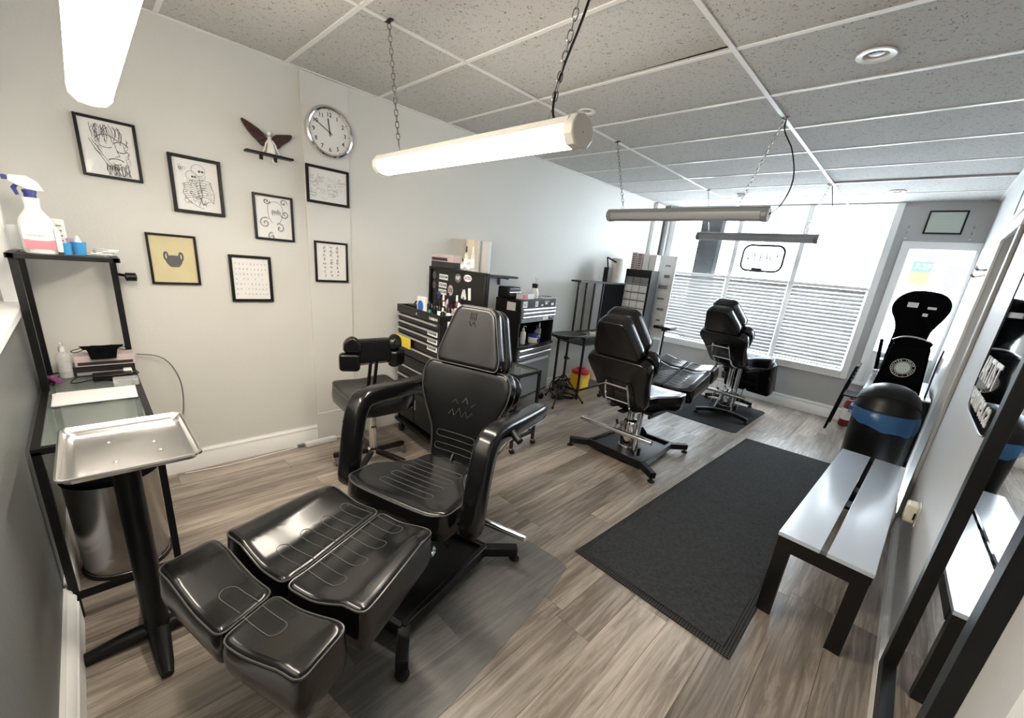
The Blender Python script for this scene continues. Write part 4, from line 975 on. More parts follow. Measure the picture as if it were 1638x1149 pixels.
G().span((.0, -.17, .775), (.022, .17, .80)).out('cross_bar', 'chrome', t, bevel=.003)
fmC = frameM((.05, 0, .88), (0, 1, 0), (0, 0, 1), (1, 0, 0))
pad('back_pad', [(-.12, -.085), (.12, -.085), (.12, .07), (-.12, .07)], fmC, .06, .012, parent=t, piping=False, corner=.1, it=2)
for s in (-1, 1):
    fw = frameM((.05, s * .165, .875), (-s * .45 * s, 1 * .89, 0) if s > 0 else (.45, .89, 0), (0, 0, 1), Vector((.89, -.45 * -s * -1 if False else (.45 if s > 0 else -.45), 0)))
    fw = Matrix.Translation((.055, s * .165, .875)) @ Matrix.Rotation(s * .5, 4, 'Z') @ frameM((0, 0, 0), (0, 1, 0), (0, 0, 1), (1, 0, 0))
    pad('wing_pad', [(-.055, .0), (.055, .0), (.05, .07), (.0, .105), (-.05, .07)], fw, .06, .012, parent=t, piping=False, corner=.1, it=2)
    pad('arm_pad', [(-.06, -.125), (.06, -.125), (.06, -.01), (-.06, -.01)], fw @ Matrix.Translation((s * .02, 0, .01)), .07, .014, parent=t, piping=False, corner=.1, it=2)

# ------------------------------------------------ wheeled tube frame beside the armed chair
t = thing('wheeled_frame', 'small black tube frame on casters behind the right armrest', 'trolley', (.90, .74, 0), math.radians(6))
for s in (-1, 1):
    for u in (-1, 1):
        G().span((s * .17 - .011, u * .15 - .011, .055), (s * .17 + .011, u * .15 + .011, .665)).out('leg', 'blackmetal', t)
        caster(t, s * .17, u * .15, .022)
    G().span((s * .17 - .011, -.16, .665), (s * .17 + .011, .16, .687)).out('top_rail', 'blackmetal', t)
    G().span((s * .17 - .011, -.14, .12), (s * .17 + .011, .14, .142)).out('lower_rail', 'blackmetal', t)
for u in (-1, 1):
    G().span((-.16, u * .15 - .011, .665), (.16, u * .15 + .011, .687)).out('top_rail', 'blackmetal', t)
    G().span((-.16, u * .15 - .011, .12), (.16, u * .15 + .011, .142)).out('lower_rail', 'blackmetal', t)
rbox(-.155, .155, -.135, .135, .68, .686).out('top_sheet', 'glass2', t)

# ------------------------------------------------ toolbox one (black) with raised lid
def drawer(parent, x0, x1, y, z0, z1, body, pull='alu', depth=.012, side='y', top_pull=True):
    """drawer front facing -y at plane y"""
    d = G().span((x0, y - depth, z0), (x1, y, z1)).out('drawer', body, parent, bevel=.002)
    zz = z1 - .009
    G().prism([(y - depth - .012, zz - .006), (y - depth, zz - .008), (y - depth, zz + .008), (y - depth - .012, zz + .006), (y - depth - .015, zz)], 'x', x0 + .01, x1 - .01).out('pull', pull, d)
    return d
t = thing('tool_chest', 'black tool chest with raised sticker-covered lid behind the stool', 'toolbox', (.485, .06, 0), math.radians(-4))
# local: front faces -y, x from -.34..+.34
CW = .335
G().span((-CW, 0, .71), (CW, .32, .725)).span((-CW, .015, .71), (-CW + .02, .32, 1.125)).span((CW - .02, .0, .71), (CW, .32, 1.125)).span((-CW, .30, .71), (CW, .32, 1.125)).span((-CW, 0, 1.062), (CW, .015, 1.125)).span((-CW + .02, .015, 1.03), (CW - .02, .30, 1.045)).out('body', 'drawerblack', t, bevel=.003)
for k, (a, b) in enumerate(((1.012, 1.058), (.958, 1.006), (.904, .952), (.82, .898), (.735, .814))): drawer(t, -CW + .022, CW - .022, .012, a, b, 'drawerblack')
G().lathe([(.001, 0), (.010, 0), (.010, .006), (.001, .007)], n=14, m=Matrix.Rotation(PI / 2, 3, 'X')).out('lock', 'chrome', t, loc=(0, 0, 1.092))
text('CARBON', .028, frameM((.24, -.001, 1.088), (1, 0, 0), (0, 0, 1), (0, -1, 0)), 'white', t)
for z in (.985, .93, .875):
    st = G().span((.17, -.0045, z - .020), (.31, -.003, z + .018)).out('sticker', 'white', t, bevel=0)
    text('KUROSUMI', .022, frameM((.24, -.005, z - .002), (1, 0, 0), (0, 0, 1), (0, -1, 0)), 'ink', st, ext=.0003, font_w=.0006)
G().span((-.32, -.022, .80), (-.06, -.018, .885)).out('yellow_leaflet', 'yellowpaper', t)
G().span((CW + .0005, .06, 1.04), (CW + .002, .26, 1.085)).out('side_label', 'white', t)
# lid
ld = G().span((-CW - .02, .315, 1.125), (CW + .10, .335, 1.44)).span((-CW - .02, .295, 1.42), (CW + .10, .315, 1.44)).span((CW + .08, .295, 1.125), (CW + .10, .315, 1.44)).span((-CW - .02, .295, 1.125), (-CW, .315, 1.44)).out('lid', 'drawerblack', t, bevel=.003)
def sticker(x, z, w_, h_, s=None, m='white', rot=0, rnd=False, tm='ink'):
    fm = frameM((x, .3135, z), (math.cos(rot), 0, math.sin(rot)), (-math.sin(rot), 0, math.cos(rot)), (0, -1, 0))
    P = [(w_ / 2 * math.cos(a * PI / 9), h_ / 2 * math.sin(a * PI / 9)) for a in range(18)] if rnd else [(-w_ / 2, -h_ / 2), (w_ / 2, -h_ / 2), (w_ / 2, h_ / 2), (-w_ / 2, h_ / 2)]
    o = G().prism(P, 'z', 0, .0012).xf(fm).out('sticker', m, ld)
    if s: text(s, h_ * .62, fm @ Matrix.Translation((0, 0, .0016)), tm, o, ext=.0002, font_w=.0006, sx=min(1, w_ / (h_ * .42 * len(s) + .001)))
    return o
sticker(-.15, 1.365, .13, .042, 'KUROSUMI'); sticker(-.16, 1.30, .12, .042, 'KUROSUMI'); sticker(-.16, 1.245, .12, .042, 'KUROSUMI')
sticker(.06, 1.375, .085, .07, 'NP', 'greyplastic', rnd=True, tm='white'); sticker(.19, 1.385, .105, .052, 'LATEX', rnd=True); sticker(-.04, 1.27, .075, .085, 'OINK', 'carton', rnd=True)
sticker(.16, 1.26, .03, .075, None, rot=.35); sticker(.135, 1.26, .026, .07, None, rot=-.35); sticker(.225, 1.27, .035, .09, None, rot=.1)
sticker(-.295, 1.37, .05, .06, '8', 'greyplastic', rnd=True); sticker(-.295, 1.29, .05, .06, 'S', 'greyplastic', rnd=True); sticker(-.225, 1.21, .10, .06, None, 'navy', .4, True)
# lower cabinet
rc = thing('roller_cabinet', 'black wheeled drawer cabinet carrying the black tool chest', 'toolbox', (.455, .07, 0), math.radians(-4))
G().span((-.33, .02, .16), (.29, .36, .705)).out('body', 'drawerblack', rc, bevel=.004)
G().span((-.33, .0, .645), (.29, .02, .705)).out('upper_lip', 'drawerblack', rc, bevel=.003)
for a, b in ((.56, .64), (.46, .552)): drawer(rc, -.31, .27, .02, a, b, 'drawerblack')
for x0, x1 in ((-.31, -.025), (-.015, .27)):
    dd = G().span((x0, .008, .18), (x1, .02, .45)).out('cabinet_door', 'drawerblack', rc, bevel=.002)
    G().span((x1 - .03 if x0 < -.1 else x0 + .02, .0, .30), (x1 - .02 if x0 < -.1 else x0 + .03, .008, .38)).out('handle', 'alu', dd)
G().span((-.34, -.005, .10), (.30, .36, .125)).out('base_tray', 'blackmetal', rc, bevel=.003)
for x in (-.30, .26):
    for y in (.03, .33): caster(rc, x, y, .036)
G().span((-.33, .02, .12), (-.31, .04, .17)).span((.27, .02, .12), (.29, .04, .17)).span((-.33, .33, .12), (.29, .35, .17)).out('corner_post', 'blackmetal', rc)
# things in / on the chest
def P2(x, y, z):   # chest local -> world
    a = math.radians(-4); return (.485 + x * math.cos(a) - y * math.sin(a), .06 + x * math.sin(a) + y * math.cos(a), z)
inks = [('wine', 'dark red'), ('wine', 'dark red'), ('blackplastic', 'black'), ('carton', 'pink'), ('white', 'white'), ('blackplastic', 'black'), ('navy', 'navy'), ('green', 'green'), ('blackplastic', 'black'), ('wine', 'dark red'), ('white', 'white'), ('blackplastic', 'black'), ('carton', 'pink'), ('navy', 'navy')]
k = 0
for r_ in range(3):
    for c_ in range(6):
        if r_ == 2 and c_ < 1: continue
        mm, nm = inks[(r_ * 5 + c_ * 3) % len(inks)]; x, y, z = P2(-.06 + c_ * .062 + .01 * (r_ % 2), .265 - r_ * .075 + .012 * math.sin(c_ * 3), 1.0475)
        h = .175 + .03 * math.sin(c_ * 2.3 + r_) - .02 * r_
        bottle('%s ink bottle, %s from the left, %s row in the open tool chest' % (nm, ('first', 'second', 'third', 'fourth', 'fifth', 'sixth')[c_], ('back', 'middle', 'front')[r_]), x, y, z + .01, .019, h, mm, ('white', 'blackplastic', 'blackplastic')[(r_ + c_) % 3], group='ink bottles in the open tool chest', name='ink_bottle', lab='paper' if (c_ + r_) % 2 else None, neck=.45)
x, y, z = P2(-.06, .06, 1.125)
t = thing('blue_dot_box', 'white box with a big blue dot on the tool chest front', 'box', P2(-.005, .055, 1.046), math.radians(-4))
G().span((-.055, -.025, .0), (.055, .0, .175)).out('carton', 'white', t, bevel=.002)
G().lathe([(.001, 0), (.042, 0), (.042, .0012), (.001, .0012)], n=28, m=Matrix.Rotation(PI / 2, 3, 'X')).out('blue_dot', 'navy', t, loc=(.0, -.0255, .105)).data.materials[0] = mat('dot_blue', (.02, .13, .55), .4)
t = thing('green_ink_bottle', 'squat green ink bottle with a black cap beside the blue-dot box', 'bottle', P2(.075, .062, 1.046))
G().lathe([(.001, 0), (.033, 0), (.035, .006), (.033, .05), (.016, .085), (.013, .09), (.001, .09)], n=20).out('body', 'green', t); G().lathe([(.014, .09), (.015, .12), (.006, .15), (.001, .152)], n=14).out('cap', 'blackplastic', t)
t = thing('tattoo_machine_case', 'black handled tray of gadgets at the left end of the tool chest', 'case', P2(-.19, .10, 1.126))
t.location = P2(-.19, .15, 1.046)
G().span((-.09, -.08, 0), (.09, .08, .085)).out('box', 'blackplastic', t, bevel=.008)
G().tube(resample([(-.07, 0, .08), (-.065, 0, .13), (.0, .0, .15), (.04, 0, .13), (.045, 0, .08)], 2), .009, 8).out('handle', 'blackplastic', t)
G().tube(resample([(-.05, -.04, .09), (.0, -.06, .12), (.06, -.03, .10), (.08, .02, .09)], 2), .006, 6).out('cable', 'blackplastic', t)
t = thing('printed_box', 'flat printed boxes stacked on top of the raised tool chest lid', 'box', (.24, .545, 1.30))
t.location = P2(-.10, .33, 1.4405)
G().span((-.17, -.055, 0), (.12, .03, .045)).out('lower_carton', 'cartondark', t, bevel=.001)
up = G().span((-.18, -.05, .0455), (.11, .03, .10)).out('upper_carton', 'carton', t, bevel=.001)
G().span((-.17, -.0515, .052), (.04, -.0502, .075)).out('print_band', 'cartondark', up)
for k in range(4):
    x, y, z = P2(.10 + k * .043, .322, 1.4405)
    bottle('%s bottle on the raised tool chest lid, %s from the printed boxes' % (('short black-capped', 'tall black-capped', 'short white-capped', 'tall white-capped')[k], ('first', 'second', 'third', 'fourth')[k]), x, y, z, .017, .085 + .09 * (k % 2), 'clear', 'blackplastic' if k < 2 else 'white', group='bottles on the tool chest lid', name='dropper_bottle', lab='paper')
# ------------------------------------------------ wall shelf with towel rolls
t = thing('wall_shelf', 'thin black wall shelf carrying two paper rolls', 'shelf', (0, 1.12, 1.385))
G().span((.001, -.36, -.010), (.20, .30, .010)).out('board', 'blackplastic', t, bevel=.002)
for y in (-.28, .22): G().span((.002, y - .01, -.09), (.014, y + .01, -.01)).span((.012, y - .008, -.024), (.14, y + .008, -.01)).out('bracket', 'blackmetal', t)
for k, (x, y, mm, lb) in enumerate(((.08, .90, 'beige', 'cream paper roll standing on the wall shelf'), (.10, 1.045, 'paper', 'white paper roll standing on the wall shelf'))):
    t = thing('paper_roll', lb, 'roll', (x, y, 1.3955))
    r0 = .062 if k == 0 else .05
    G().lathe([(.018, 0), (r0, 0), (r0, .30), (.018, .30), (.018, 0)], n=28, cap=False).out('roll', mat('cream_roll', (.80, .71, .55), .8) if k == 0 else 'paper', t); G().lathe([(.016, .001), (.018, .001), (.018, .299), (.016, .299)], n=16, cap=False).out('core', 'beige', t)
# ------------------------------------------------ grey tool tower
t = thing('tool_tower', 'tall grey and black tool tower with an open middle shelf', 'toolbox', (.36, 1.61, 0), math.radians(12))
# local: front faces +x ; y from -.41..+.41
def drawer_x(parent, y0, y1, x, z0, z1, body):
    d = G().span((x, y0, z0), (x + .012, y1, z1)).out('drawer', body, parent, bevel=.002); zz = z1 - .010
    G().prism([(x + .024, zz - .007), (x + .012, zz - .009), (x + .012, zz + .009), (x + .024, zz + .007), (x + .028, zz)], 'y', y0 + .01, y1 - .01).out('pull', 'alu', d)
    return d
TW = .37
G().span((-.30, -TW, .96), (.0, TW, 1.19)).out('upper_chest', 'drawerblack', t, bevel=.004)
for a, b in ((1.075, 1.105), (1.035, 1.07), (.965, 1.03)): drawer_x(t, -TW + .02, TW - .02, 0, a, b, 'drawergrey')
G().span((-.30, -TW, .72), (.0, -TW + .02, .96)).span((-.30, TW - .02, .72), (.0, TW, .96)).span((-.30, -TW, .72), (-.28, TW, .96)).span((-.30, -TW, .70), (.02, TW, .722)).out('open_shelf', 'drawerblack', t, bevel=.003)
G().span((-.32, -TW - .01, .14), (.0, TW + .01, .70)).out('lower_cabinet', 'drawerblack', t, bevel=.004)
for a, b in ((.635, .69), (.575, .63)): drawer_x(t, -TW + .02, TW - .02, 0, a, b, 'drawergrey')
dd = G().span((0, -TW + .02, .17), (.012, TW - .02, .565)).out('cabinet_door', 'drawergrey', t, bevel=.003)
G().span((.012, -.32, .30), (.016, -.27, .50)).out('door_slot', 'blackplastic', dd)
G().span((.012, -.30, .535), (.028, .30, .55)).out('door_pull', 'alu', dd)
for x in (-.28, -.04):
    for y in (-.33, .33): caster(t, x, y, .04)
text('GRUNDGE', .022, frameM((.001, .16, 1.165), (0, 1, 0), (0, 0, 1), (1, 0, 0)), 'white', t)
for y, z, a, b, s in ((-.29, 1.145, .085, .06, 'NO'), (-.06, 1.145, .06, .055, 'S'), (.06, 1.13, .045, .018, None), (.15, 1.145, .05, .02, None), (.29, 1.135, .06, .024, None)):
    o = G().span((.0005, y - a / 2, z - b / 2), (.0018, y + a / 2, z + b / 2)).out('sticker', 'white', t)
    if s: text(s, b * .8, frameM((.002, y, z), (0, 1, 0), (0, 0, 1), (1, 0, 0)), 'ink', o, ext=.0003)
o = G().span((.0125, .08, .975), (.014, .20, 1.015)).out('drawer_label', 'paper', t); o = G().span((.0125, .22, .972), (.014, .30, 1.018)).out('drawer_label', 'blackplastic', t)
text('OUT', .03, frameM((.0145, .26, .995), (0, 1, 0), (0, 0, 1), (1, 0, 0)), 'white', o, ext=.0003)
G().span((-.16, -TW - .0015, 1.08), (-.06, -TW - .0003, 1.16)).out('side_sticker', 'paper', t)
def T2(x, y, z):
    a = math.radians(12); return (.36 + x * math.cos(a) - y * math.sin(a), 1.61 + x * math.sin(a) + y * math.cos(a), z)
t = thing('dark_case', 'black zip case standing at the back left of the tool tower', 'case', T2(-.2, -.30, 1.191), math.radians(12))
G().span((-.07, -.10, 0), (.07, .12, .11)).out('shell', 'blackplastic', t, bevel=.02, seg=4); G().tube([(.071, -.09, .06), (.071, .11, .06)], .003, 6).out('zip', 'steel', t)
t = thing('carton_box', 'red and white small carton on the tool tower', 'box', T2(-.08, -.18, 1.191), math.radians(12))
G().span((-.04, -.10, 0), (.04, .12, .05)).out('carton', 'white', t, bevel=.001); G().span((.0405, -.10, .002), (.0415, -.01, .048)).out('red_panel', 'pinkish', t)
t = thing('tool_jar', 'white bottle with a black collar and upright tools on the tool tower', 'jar', T2(-.10, .04, 1.191))
G().lathe([(.001, 0), (.045, 0), (.048, .01), (.044, .07), (.026, .105), (.024, .12), (.001, .12)], n=24).out('body', 'white', t); G().lathe([(.026, .105), (.030, .11), (.032, .15), (.020, .152)], n=18).out('collar', 'blackplastic', t)
for k in range(5): G().cyl((.008 * math.cos(k * 1.3), .008 * math.sin(k * 1.3), .14), (.02 * math.cos(k * 1.3), .02 * math.sin(k * 1.3), .20 + .01 * (k % 3)), .003, n=6).out('tool', 'steel', t)
t = thing('loose_papers', 'white papers and cables lying on the tool tower', 'paper', T2(-.12, .26, 1.191), math.radians(16))
G().box((0, 0, .003), (.22, .26, .004)).out('sheet', 'paper', t); G().box((.02, .02, .007), (.20, .30, .003)).out('sheet', 'paper', t)
G().tube(resample([(.0, -.2, .012), (.03, -.1, .02), (.0, .0, .016), (.06, .1, .014)], 2), .004, 6).out('cable', 'blackplastic', t)
for k, (y, r, h, mm, cp, lb) in enumerate(((-.26, .022, .13, 'white', 'pinkish', 'pink-capped bottle at the left of the open tower shelf'), (-.14, .03, .19, 'white', 'white', 'tall white pump bottle in the open tower shelf'), (.20, .025, .20, 'clear', 'white', 'clear bottle at the right of the open tower shelf'), (.13, .022, .17, 'greyplastic', 'blackplastic', 'grey bottle between the tub and the clear bottle'))):
    x, yy, z = T2(-.08, y, .7225); bottle(lb, x, yy, z, r, h, mm, cp, pump=(k == 1), lab='paper' if k == 3 else None)
t = thing('cream_tub', 'round white tub with a blue lid in the open tower shelf', 'tub', T2(-.05, .04, .7225))
G().lathe([(.001, 0), (.055, 0), (.062, .01), (.064, .065), (.001, .065)], n=28).out('tub', 'white', t); G().lathe([(.066, .062), (.067, .078), (.058, .09), (.001, .092)], n=28).out('lid', 'navy', t)
G().lathe([(.001, 0), (.026, 0), (.026, .002), (.001, .002)], n=20, m=Matrix.Rotation(PI / 2, 3, 'Y')).out('badge', 'navy', t, loc=(.0625, .01, .035))
# ------------------------------------------------ desk fan on floor
t = thing('floor_fan', 'small round black fan on the floor right of the tool tower', 'fan', (.33, 2.16, 0), math.radians(-20))
for k in range(4):
    r_ = .12 - .025 * k; G().tube([(.05 + .012 * k / 3, r_ * math.cos(a * PI / 12), .15 + r_ * math.sin(a * PI / 12)) for a in range(24)], .0035, 5, True).out('guard_ring', 'blackplastic', t)
G().tube([(.0, .12 * math.cos(a * PI / 12), .15 + .12 * math.sin(a * PI / 12)) for a in range(24)], .006, 6, True).out('rear_ring', 'blackplastic', t)
for k in range(5):
    a = k * 2 * PI / 5; G().add([(.02, .02 * math.cos(a), .15 + .02 * math.sin(a)), (.035, .10 * math.cos(a + .2), .15 + .10 * math.sin(a + .2)), (.015, .10 * math.cos(a + .9), .15 + .10 * math.sin(a + .9)), (.01, .02 * math.cos(a + .9), .15 + .02 * math.sin(a + .9)),
        (.023, .02 * math.cos(a), .15 + .02 * math.sin(a)), (.038, .10 * math.cos(a + .2), .15 + .10 * math.sin(a + .2)), (.018, .10 * math.cos(a + .9), .15 + .10 * math.sin(a + .9)), (.013, .02 * math.cos(a + .9), .15 + .02 * math.sin(a + .9))],
        [(0, 1, 2, 3), (7, 6, 5, 4), (0, 4, 5, 1), (1, 5, 6, 2), (2, 6, 7, 3), (3, 7, 4, 0)]).out('blade', 'greyplastic', t)
G().lathe([(.001, -.03), (.03, -.028), (.03, .03), (.001, .045)], n=18, m=Matrix.Rotation(PI / 2, 3, 'Y')).out('motor', 'blackplastic', t, loc=(.02, 0, .15))
G().cyl((0, 0, .02), (0, 0, .05), .02, n=12).lathe([(.001, 0), (.08, 0), (.08, .012), (.02, .024), (.001, .024)], n=24).out('base', 'blackplastic', t)
# ------------------------------------------------ tripod tray stand
t = thing('tripod_tray', 'black round-edged tray on a thin tripod right of the tool tower', 'stand', (.46, 2.06, 0))
P = smoothpoly([(-.15, -.24), (.15, -.24), (.15, .25), (-.15, .25)], 2)
slab(P, .80, .825).prism([(-.07, .765), (.07, .765), (.12, .80), (-.12, .80)], 'y', -.13, .12).out('tray', 'blackplastic', t, bevel=.004)
G().cyl((0, 0, .30), (0, 0, .77), .014, n=12).out('pole', 'blackmetal', t)
G().lathe([(.024, .53), (.026, .56), (.018, .57)], n=14).cyl((0, 0, .545), (.05, 0, .545), .008, n=8).out('collar', 'blackplastic', t)
for k in range(3):
    a = math.radians(-70 + 120 * k); G().cyl((.015 * math.cos(a), .015 * math.sin(a), .34), (.27 * math.cos(a), .27 * math.sin(a), .01), .008, n=8).out('leg', 'blackmetal', t)
    G().lathe([(.012, 0), (.012, .02), (.008, .024)], n=10).out('rubber_foot', 'rubber', t, loc=(.27 * math.cos(a), .27 * math.sin(a), 0))
# ------------------------------------------------ display frame table with glass shelves
t = thing('shelving_table', 'black metal shelving table with an open upright frame and dark panel', 'table', (.30, 2.84, 0))
for s in (-1, 1):
    for u in (-.50, .50): G().span((s * .19 - .011, u - .011, .0), (s * .19 + .011, u + .011, .74)).out('leg', 'blackmetal', t)
    G().span((s * .19 - .011, -.51, .74), (s * .19 + .011, .51, .762)).out('top_rail', 'blackmetal', t)
    G().span((s * .19 - .011, -.51, .10), (s * .19 + .011, .51, .12)).out('foot_rail', 'blackmetal', t)
for u in (-.50, .50): G().span((-.18, u - .011, .74), (.18, u + .011, .762)).out('top_rail', 'blackmetal', t); G().span((-.18, u - .011, .10), (.18, u + .011, .12)).out('foot_rail', 'blackmetal', t)
G().span((-.18, -.49, .752), (.18, .49, .758)).out('glass_top', 'glass2', t); G().span((-.18, -.49, .66), (.18, .49, .668)).out('lower_shelf', 'blackmetal', t)
for y in (-.50, -.34, -.17, .02): G().span((-.01, y - .009, .80), (.012, y + .009, 1.39)).out('upright', 'blackmetal', t)
G().span((-.01, -.51, .795), (.012, .51, .812)).out('frame_rail', 'blackmetal', t); G().span((-.11, -.51, 1.385), (.03, .51, 1.405)).out('shelf_top', 'blackmetal', t)
G().span((-.01, .02, .812), (.01, .51, 1.385)).out('dark_panel', 'dark', t); G().span((-.012, -.5, .762), (.01, -.48, .80)).span((-.012, .48, .762), (.01, .5, .80)).out('spacer', 'blackmetal', t)
t = thing('brush_heap', 'heap of tan cord and small brushes on the shelving table', 'cord', (.42, 2.62, .7625))
R = random.Random(6)
for k in range(6): G().tube(resample([(R.uniform(-.04, .04), R.uniform(-.09, .09), R.uniform(.0, .05)) for q in range(4)], 2), .006, 6).out('cord', 'beige', t)
t = thing('flat_case', 'white and black flat cases lying on the shelving table', 'case', (.40, 2.95, .7625))
G().span((-.07, -.12, 0), (.07, .14, .022)).out('lower_case', 'white', t, bevel=.004); G().span((-.05, -.08, .0225), (.06, .11, .04)).out('upper_case', 'blackplastic', t, bevel=.004)
t = thing('paper_towel_roll', 'big grey paper towel roll standing on the shelving table top', 'roll', (.264, 3.16, 1.4055))
G().lathe([(.02, 0), (.075, 0), (.075, .30), (.02, .30), (.02, 0)], n=32, cap=False).out('roll', mat('towel_grey', (.62, .60, .55), .85), t); G().lathe([(.018, .001), (.02, .001), (.02, .299), (.018, .299)], n=16, cap=False).out('core', 'beige', t)
t = thing('folding_lamp', 'black bent desk lamp beside the grey paper towel roll', 'lamp', (.25, 2.98, 1.4055))
G().box((0, 0, .09), (.07, .07, .18)).out('battery_base', 'blackplastic', t, bevel=.004); G().beam((0, 0, .18), (-.02, -.02, .30), .014, .014).out('arm', 'blackplastic', t); G().beam((-.02, -.02, .30), (.05, .09, .25), .03, .014).out('head', 'blackplastic', t)
# sharps bin and gear under table
t = thing('sharps_bin', 'yellow sharps bin with a red lid on the floor', 'bin', (.27, 2.68, 0))
G().prism([(-.085, 0), (.085, 0), (.10, .24), (-.10, .24)], 'x', -.09, .09).out('body', 'yellow', t, bevel=.012)
G().lathe([(.115, .235), (.12, .25), (.115, .275), (.08, .29), (.055, .295), (.055, .315), (.001, .32)], n=28).out('lid', 'red', t)
G().span((.0905, -.06, .05), (.0915, .06, .16)).out('warning_label', 'yellowpaper', t)
t = thing('white_carton', 'white printed carton under the shelving table behind the sharps bin', 'box', (.30, 3.06, .122))
G().span((-.12, -.14, 0), (.12, .14, .28)).out('carton', 'white', t, bevel=.002)
gg = G().span((.121, -.05, .16), (.122, .03, .25)).out('green_mark', 'green', t)
for k in range(5): G().span((.121, -.12 + .01 * k, .03 + .02 * k), (.1215, .10 - .02 * (k % 3), .037 + .02 * k)).out('print_line', 'ink2', t)
t = thing('floor_cables', 'black cables coiled on the floor by the tool tower', 'cable', (.30, 2.35, 0))
for k in range(3): G().tube(resample([(.1 - .06 * k, -.15, .008), (.2, -.05 + .05 * k, .008), (.05, .08, .012), (-.1, .02 * k, .008), (.0, -.12, .01)], 3), .006, 6).out('cable', 'blackplastic', t)
# rolling work stool by shelving table (base visible behind the second chair)
t = thing('rolling_stool', 'low black stool with a star base, mostly behind the second chair', 'stool', (.78, 2.86, 0))
for k in range(5):
    a = math.radians(10 + 72 * k); c, s_ = math.cos(a), math.sin(a); G().beam((c * .03, s_ * .03, .10), (c * .27, s_ * .27, .07), .035, .03).out('base_arm', 'blackmetal', t, bevel=.003); caster(t, c * .265, s_ * .265, .026)
G().cyl((0, 0, .08), (0, 0, .46), .022, n=14).out('gas_column', 'chrome', t)
pad('seat', [(.2 * math.cos(a * PI / 8), .2 * math.sin(a * PI / 8)) for a in range(16)], frameM((0, 0, .56), (1, 0, 0), (0, 1, 0), (0, 0, 1)), .09, .02, parent=t, it=1)
# far drawer cabinet + boxes + pegboard
t = thing('drawer_tower', 'black cabinet of small white drawers near the window corner', 'cabinet', (.36, 3.60, 0))
G().span((-.19, -.02, .62), (.19, .20, 1.60)).out('body', 'blackplastic', t, bevel=.003)
for k in range(8):
    z0 = 1.50 - k * .105
    for c_ in range(3):
        G().span((-.165 + c_ * .112, -.035, z0 - .085), (-.165 + c_ * .112 + .104, -.021, z0)).out('drawer', 'white' if k else 'drawergrey', t, bevel=.003)
    G().span((-.17, -.045, z0 - .094), (.17, -.021, z0 - .088)).out('drawer_lip', 'white', t)
rbox(-.2, .2, -.02, .22, 0, .62).out('stand', 'blackmetal', t, bevel=.004)
for k, (x, w_, h_, mm) in enumerate(((.24, .07, .22, 'carton'), (.33, .07, .21, 'carton'), (.42, .08, .21, 'white'), (.52, .09, .20, 'white'))):
    t = thing('needle_box', ('patterned carton standing left on the drawer tower', 'second patterned carton on the drawer tower', 'white carton on the drawer tower', 'rightmost white carton on the drawer tower')[k], 'box', (x, 3.66, 1.6005))
    G().span((-w_ / 2, -.05, 0), (w_ / 2, .06, h_)).out('carton', mm, t, bevel=.001)
    if k < 2:
        for q in range(7): G().span((-w_ * .35, -.0515, .02 + q * .027), (w_ * .3, -.0502, .032 + q * .027)).out('print_line', 'cartondark', t)
t = thing('wall_organiser', 'white pegboard organiser with small tools beside the window corner', 'rack', (.58, 3.98, .7))
G().span((-.13, 0, 0), (.10, .02, 1.12)).out('board', 'white', t, bevel=.003)
R = random.Random(8)
for k in range(12): G().span((R.uniform(-.10, .0), -.014, .15 + k * .075), (R.uniform(.02, .08), -.001, .17 + k * .075 + R.uniform(0, .03))).out('hook_tool', 'ink2' if k % 2 else 'paint_white', t)
G().span((-.13, 0, -.70), (-.11, .02, 0)).span((.08, 0, -.70), (.10, .02, 0)).span((-.13, -.12, -.70), (.10, .14, -.68)).out('stand', 'paint_white', t)
t = thing('padded_stand', 'black padded armrest stand by the window behind the second chair', 'stand', (.80, 3.75, 0))
G().span((-.12, -.11, .86), (.12, .11, .90)).out('pad', 'leather', t, bevel=.012, seg=3); G().cyl((0, 0, .05), (0, 0, .86), .013, n=12).out('pole', 'blackmetal', t); G().beam((-.03, 0, .845), (.03, 0, .845), .06, .03).out('bracket', 'blackmetal', t)
for k in range(3):
    a = math.radians(30 + 120 * k); G().beam((0, 0, .06), (.22 * math.cos(a), .22 * math.sin(a), .012), .02, .02).out('foot', 'blackmetal', t)
# power strip with cord on the left wall
t = thing('power_strip', 'white power strip on the floor at the foot of the pilaster', 'power strip', (.06, -.54, 0), 0)
G().span((-.025, -.11, 0), (.025, .13, .035)).out('body', 'white', t, bevel=.006)
G().tube(resample([(0, -.11, .02), (.0, -.2, .012), (.0, -.4, .006), (.02, -.6, .006), (-.01, -.85, .006)], 2), .0035, 6).out('cord', 'white', t)
G().tube(resample([(0, .13, .02), (.02, .25, .03), (-.02, .4, .05)], 2), .004, 6).out('cord', 'white', t)
G().box((0, -.14, .02), (.022, .05, .02)).out('plug', 'greyplastic', t, bevel=.003)
t = thing('hanging_cord', 'thin grey cord looping down the wall behind the desk', 'cord', (.03, -1.50, .5))
G().tube(resample([(0, -.02, .32), (.01, .10, .30), (.02, .16, .16), (.01, .16, .0), (0, .14, -.12)], 3), .003, 6).out('cord', 'greyplastic', t)

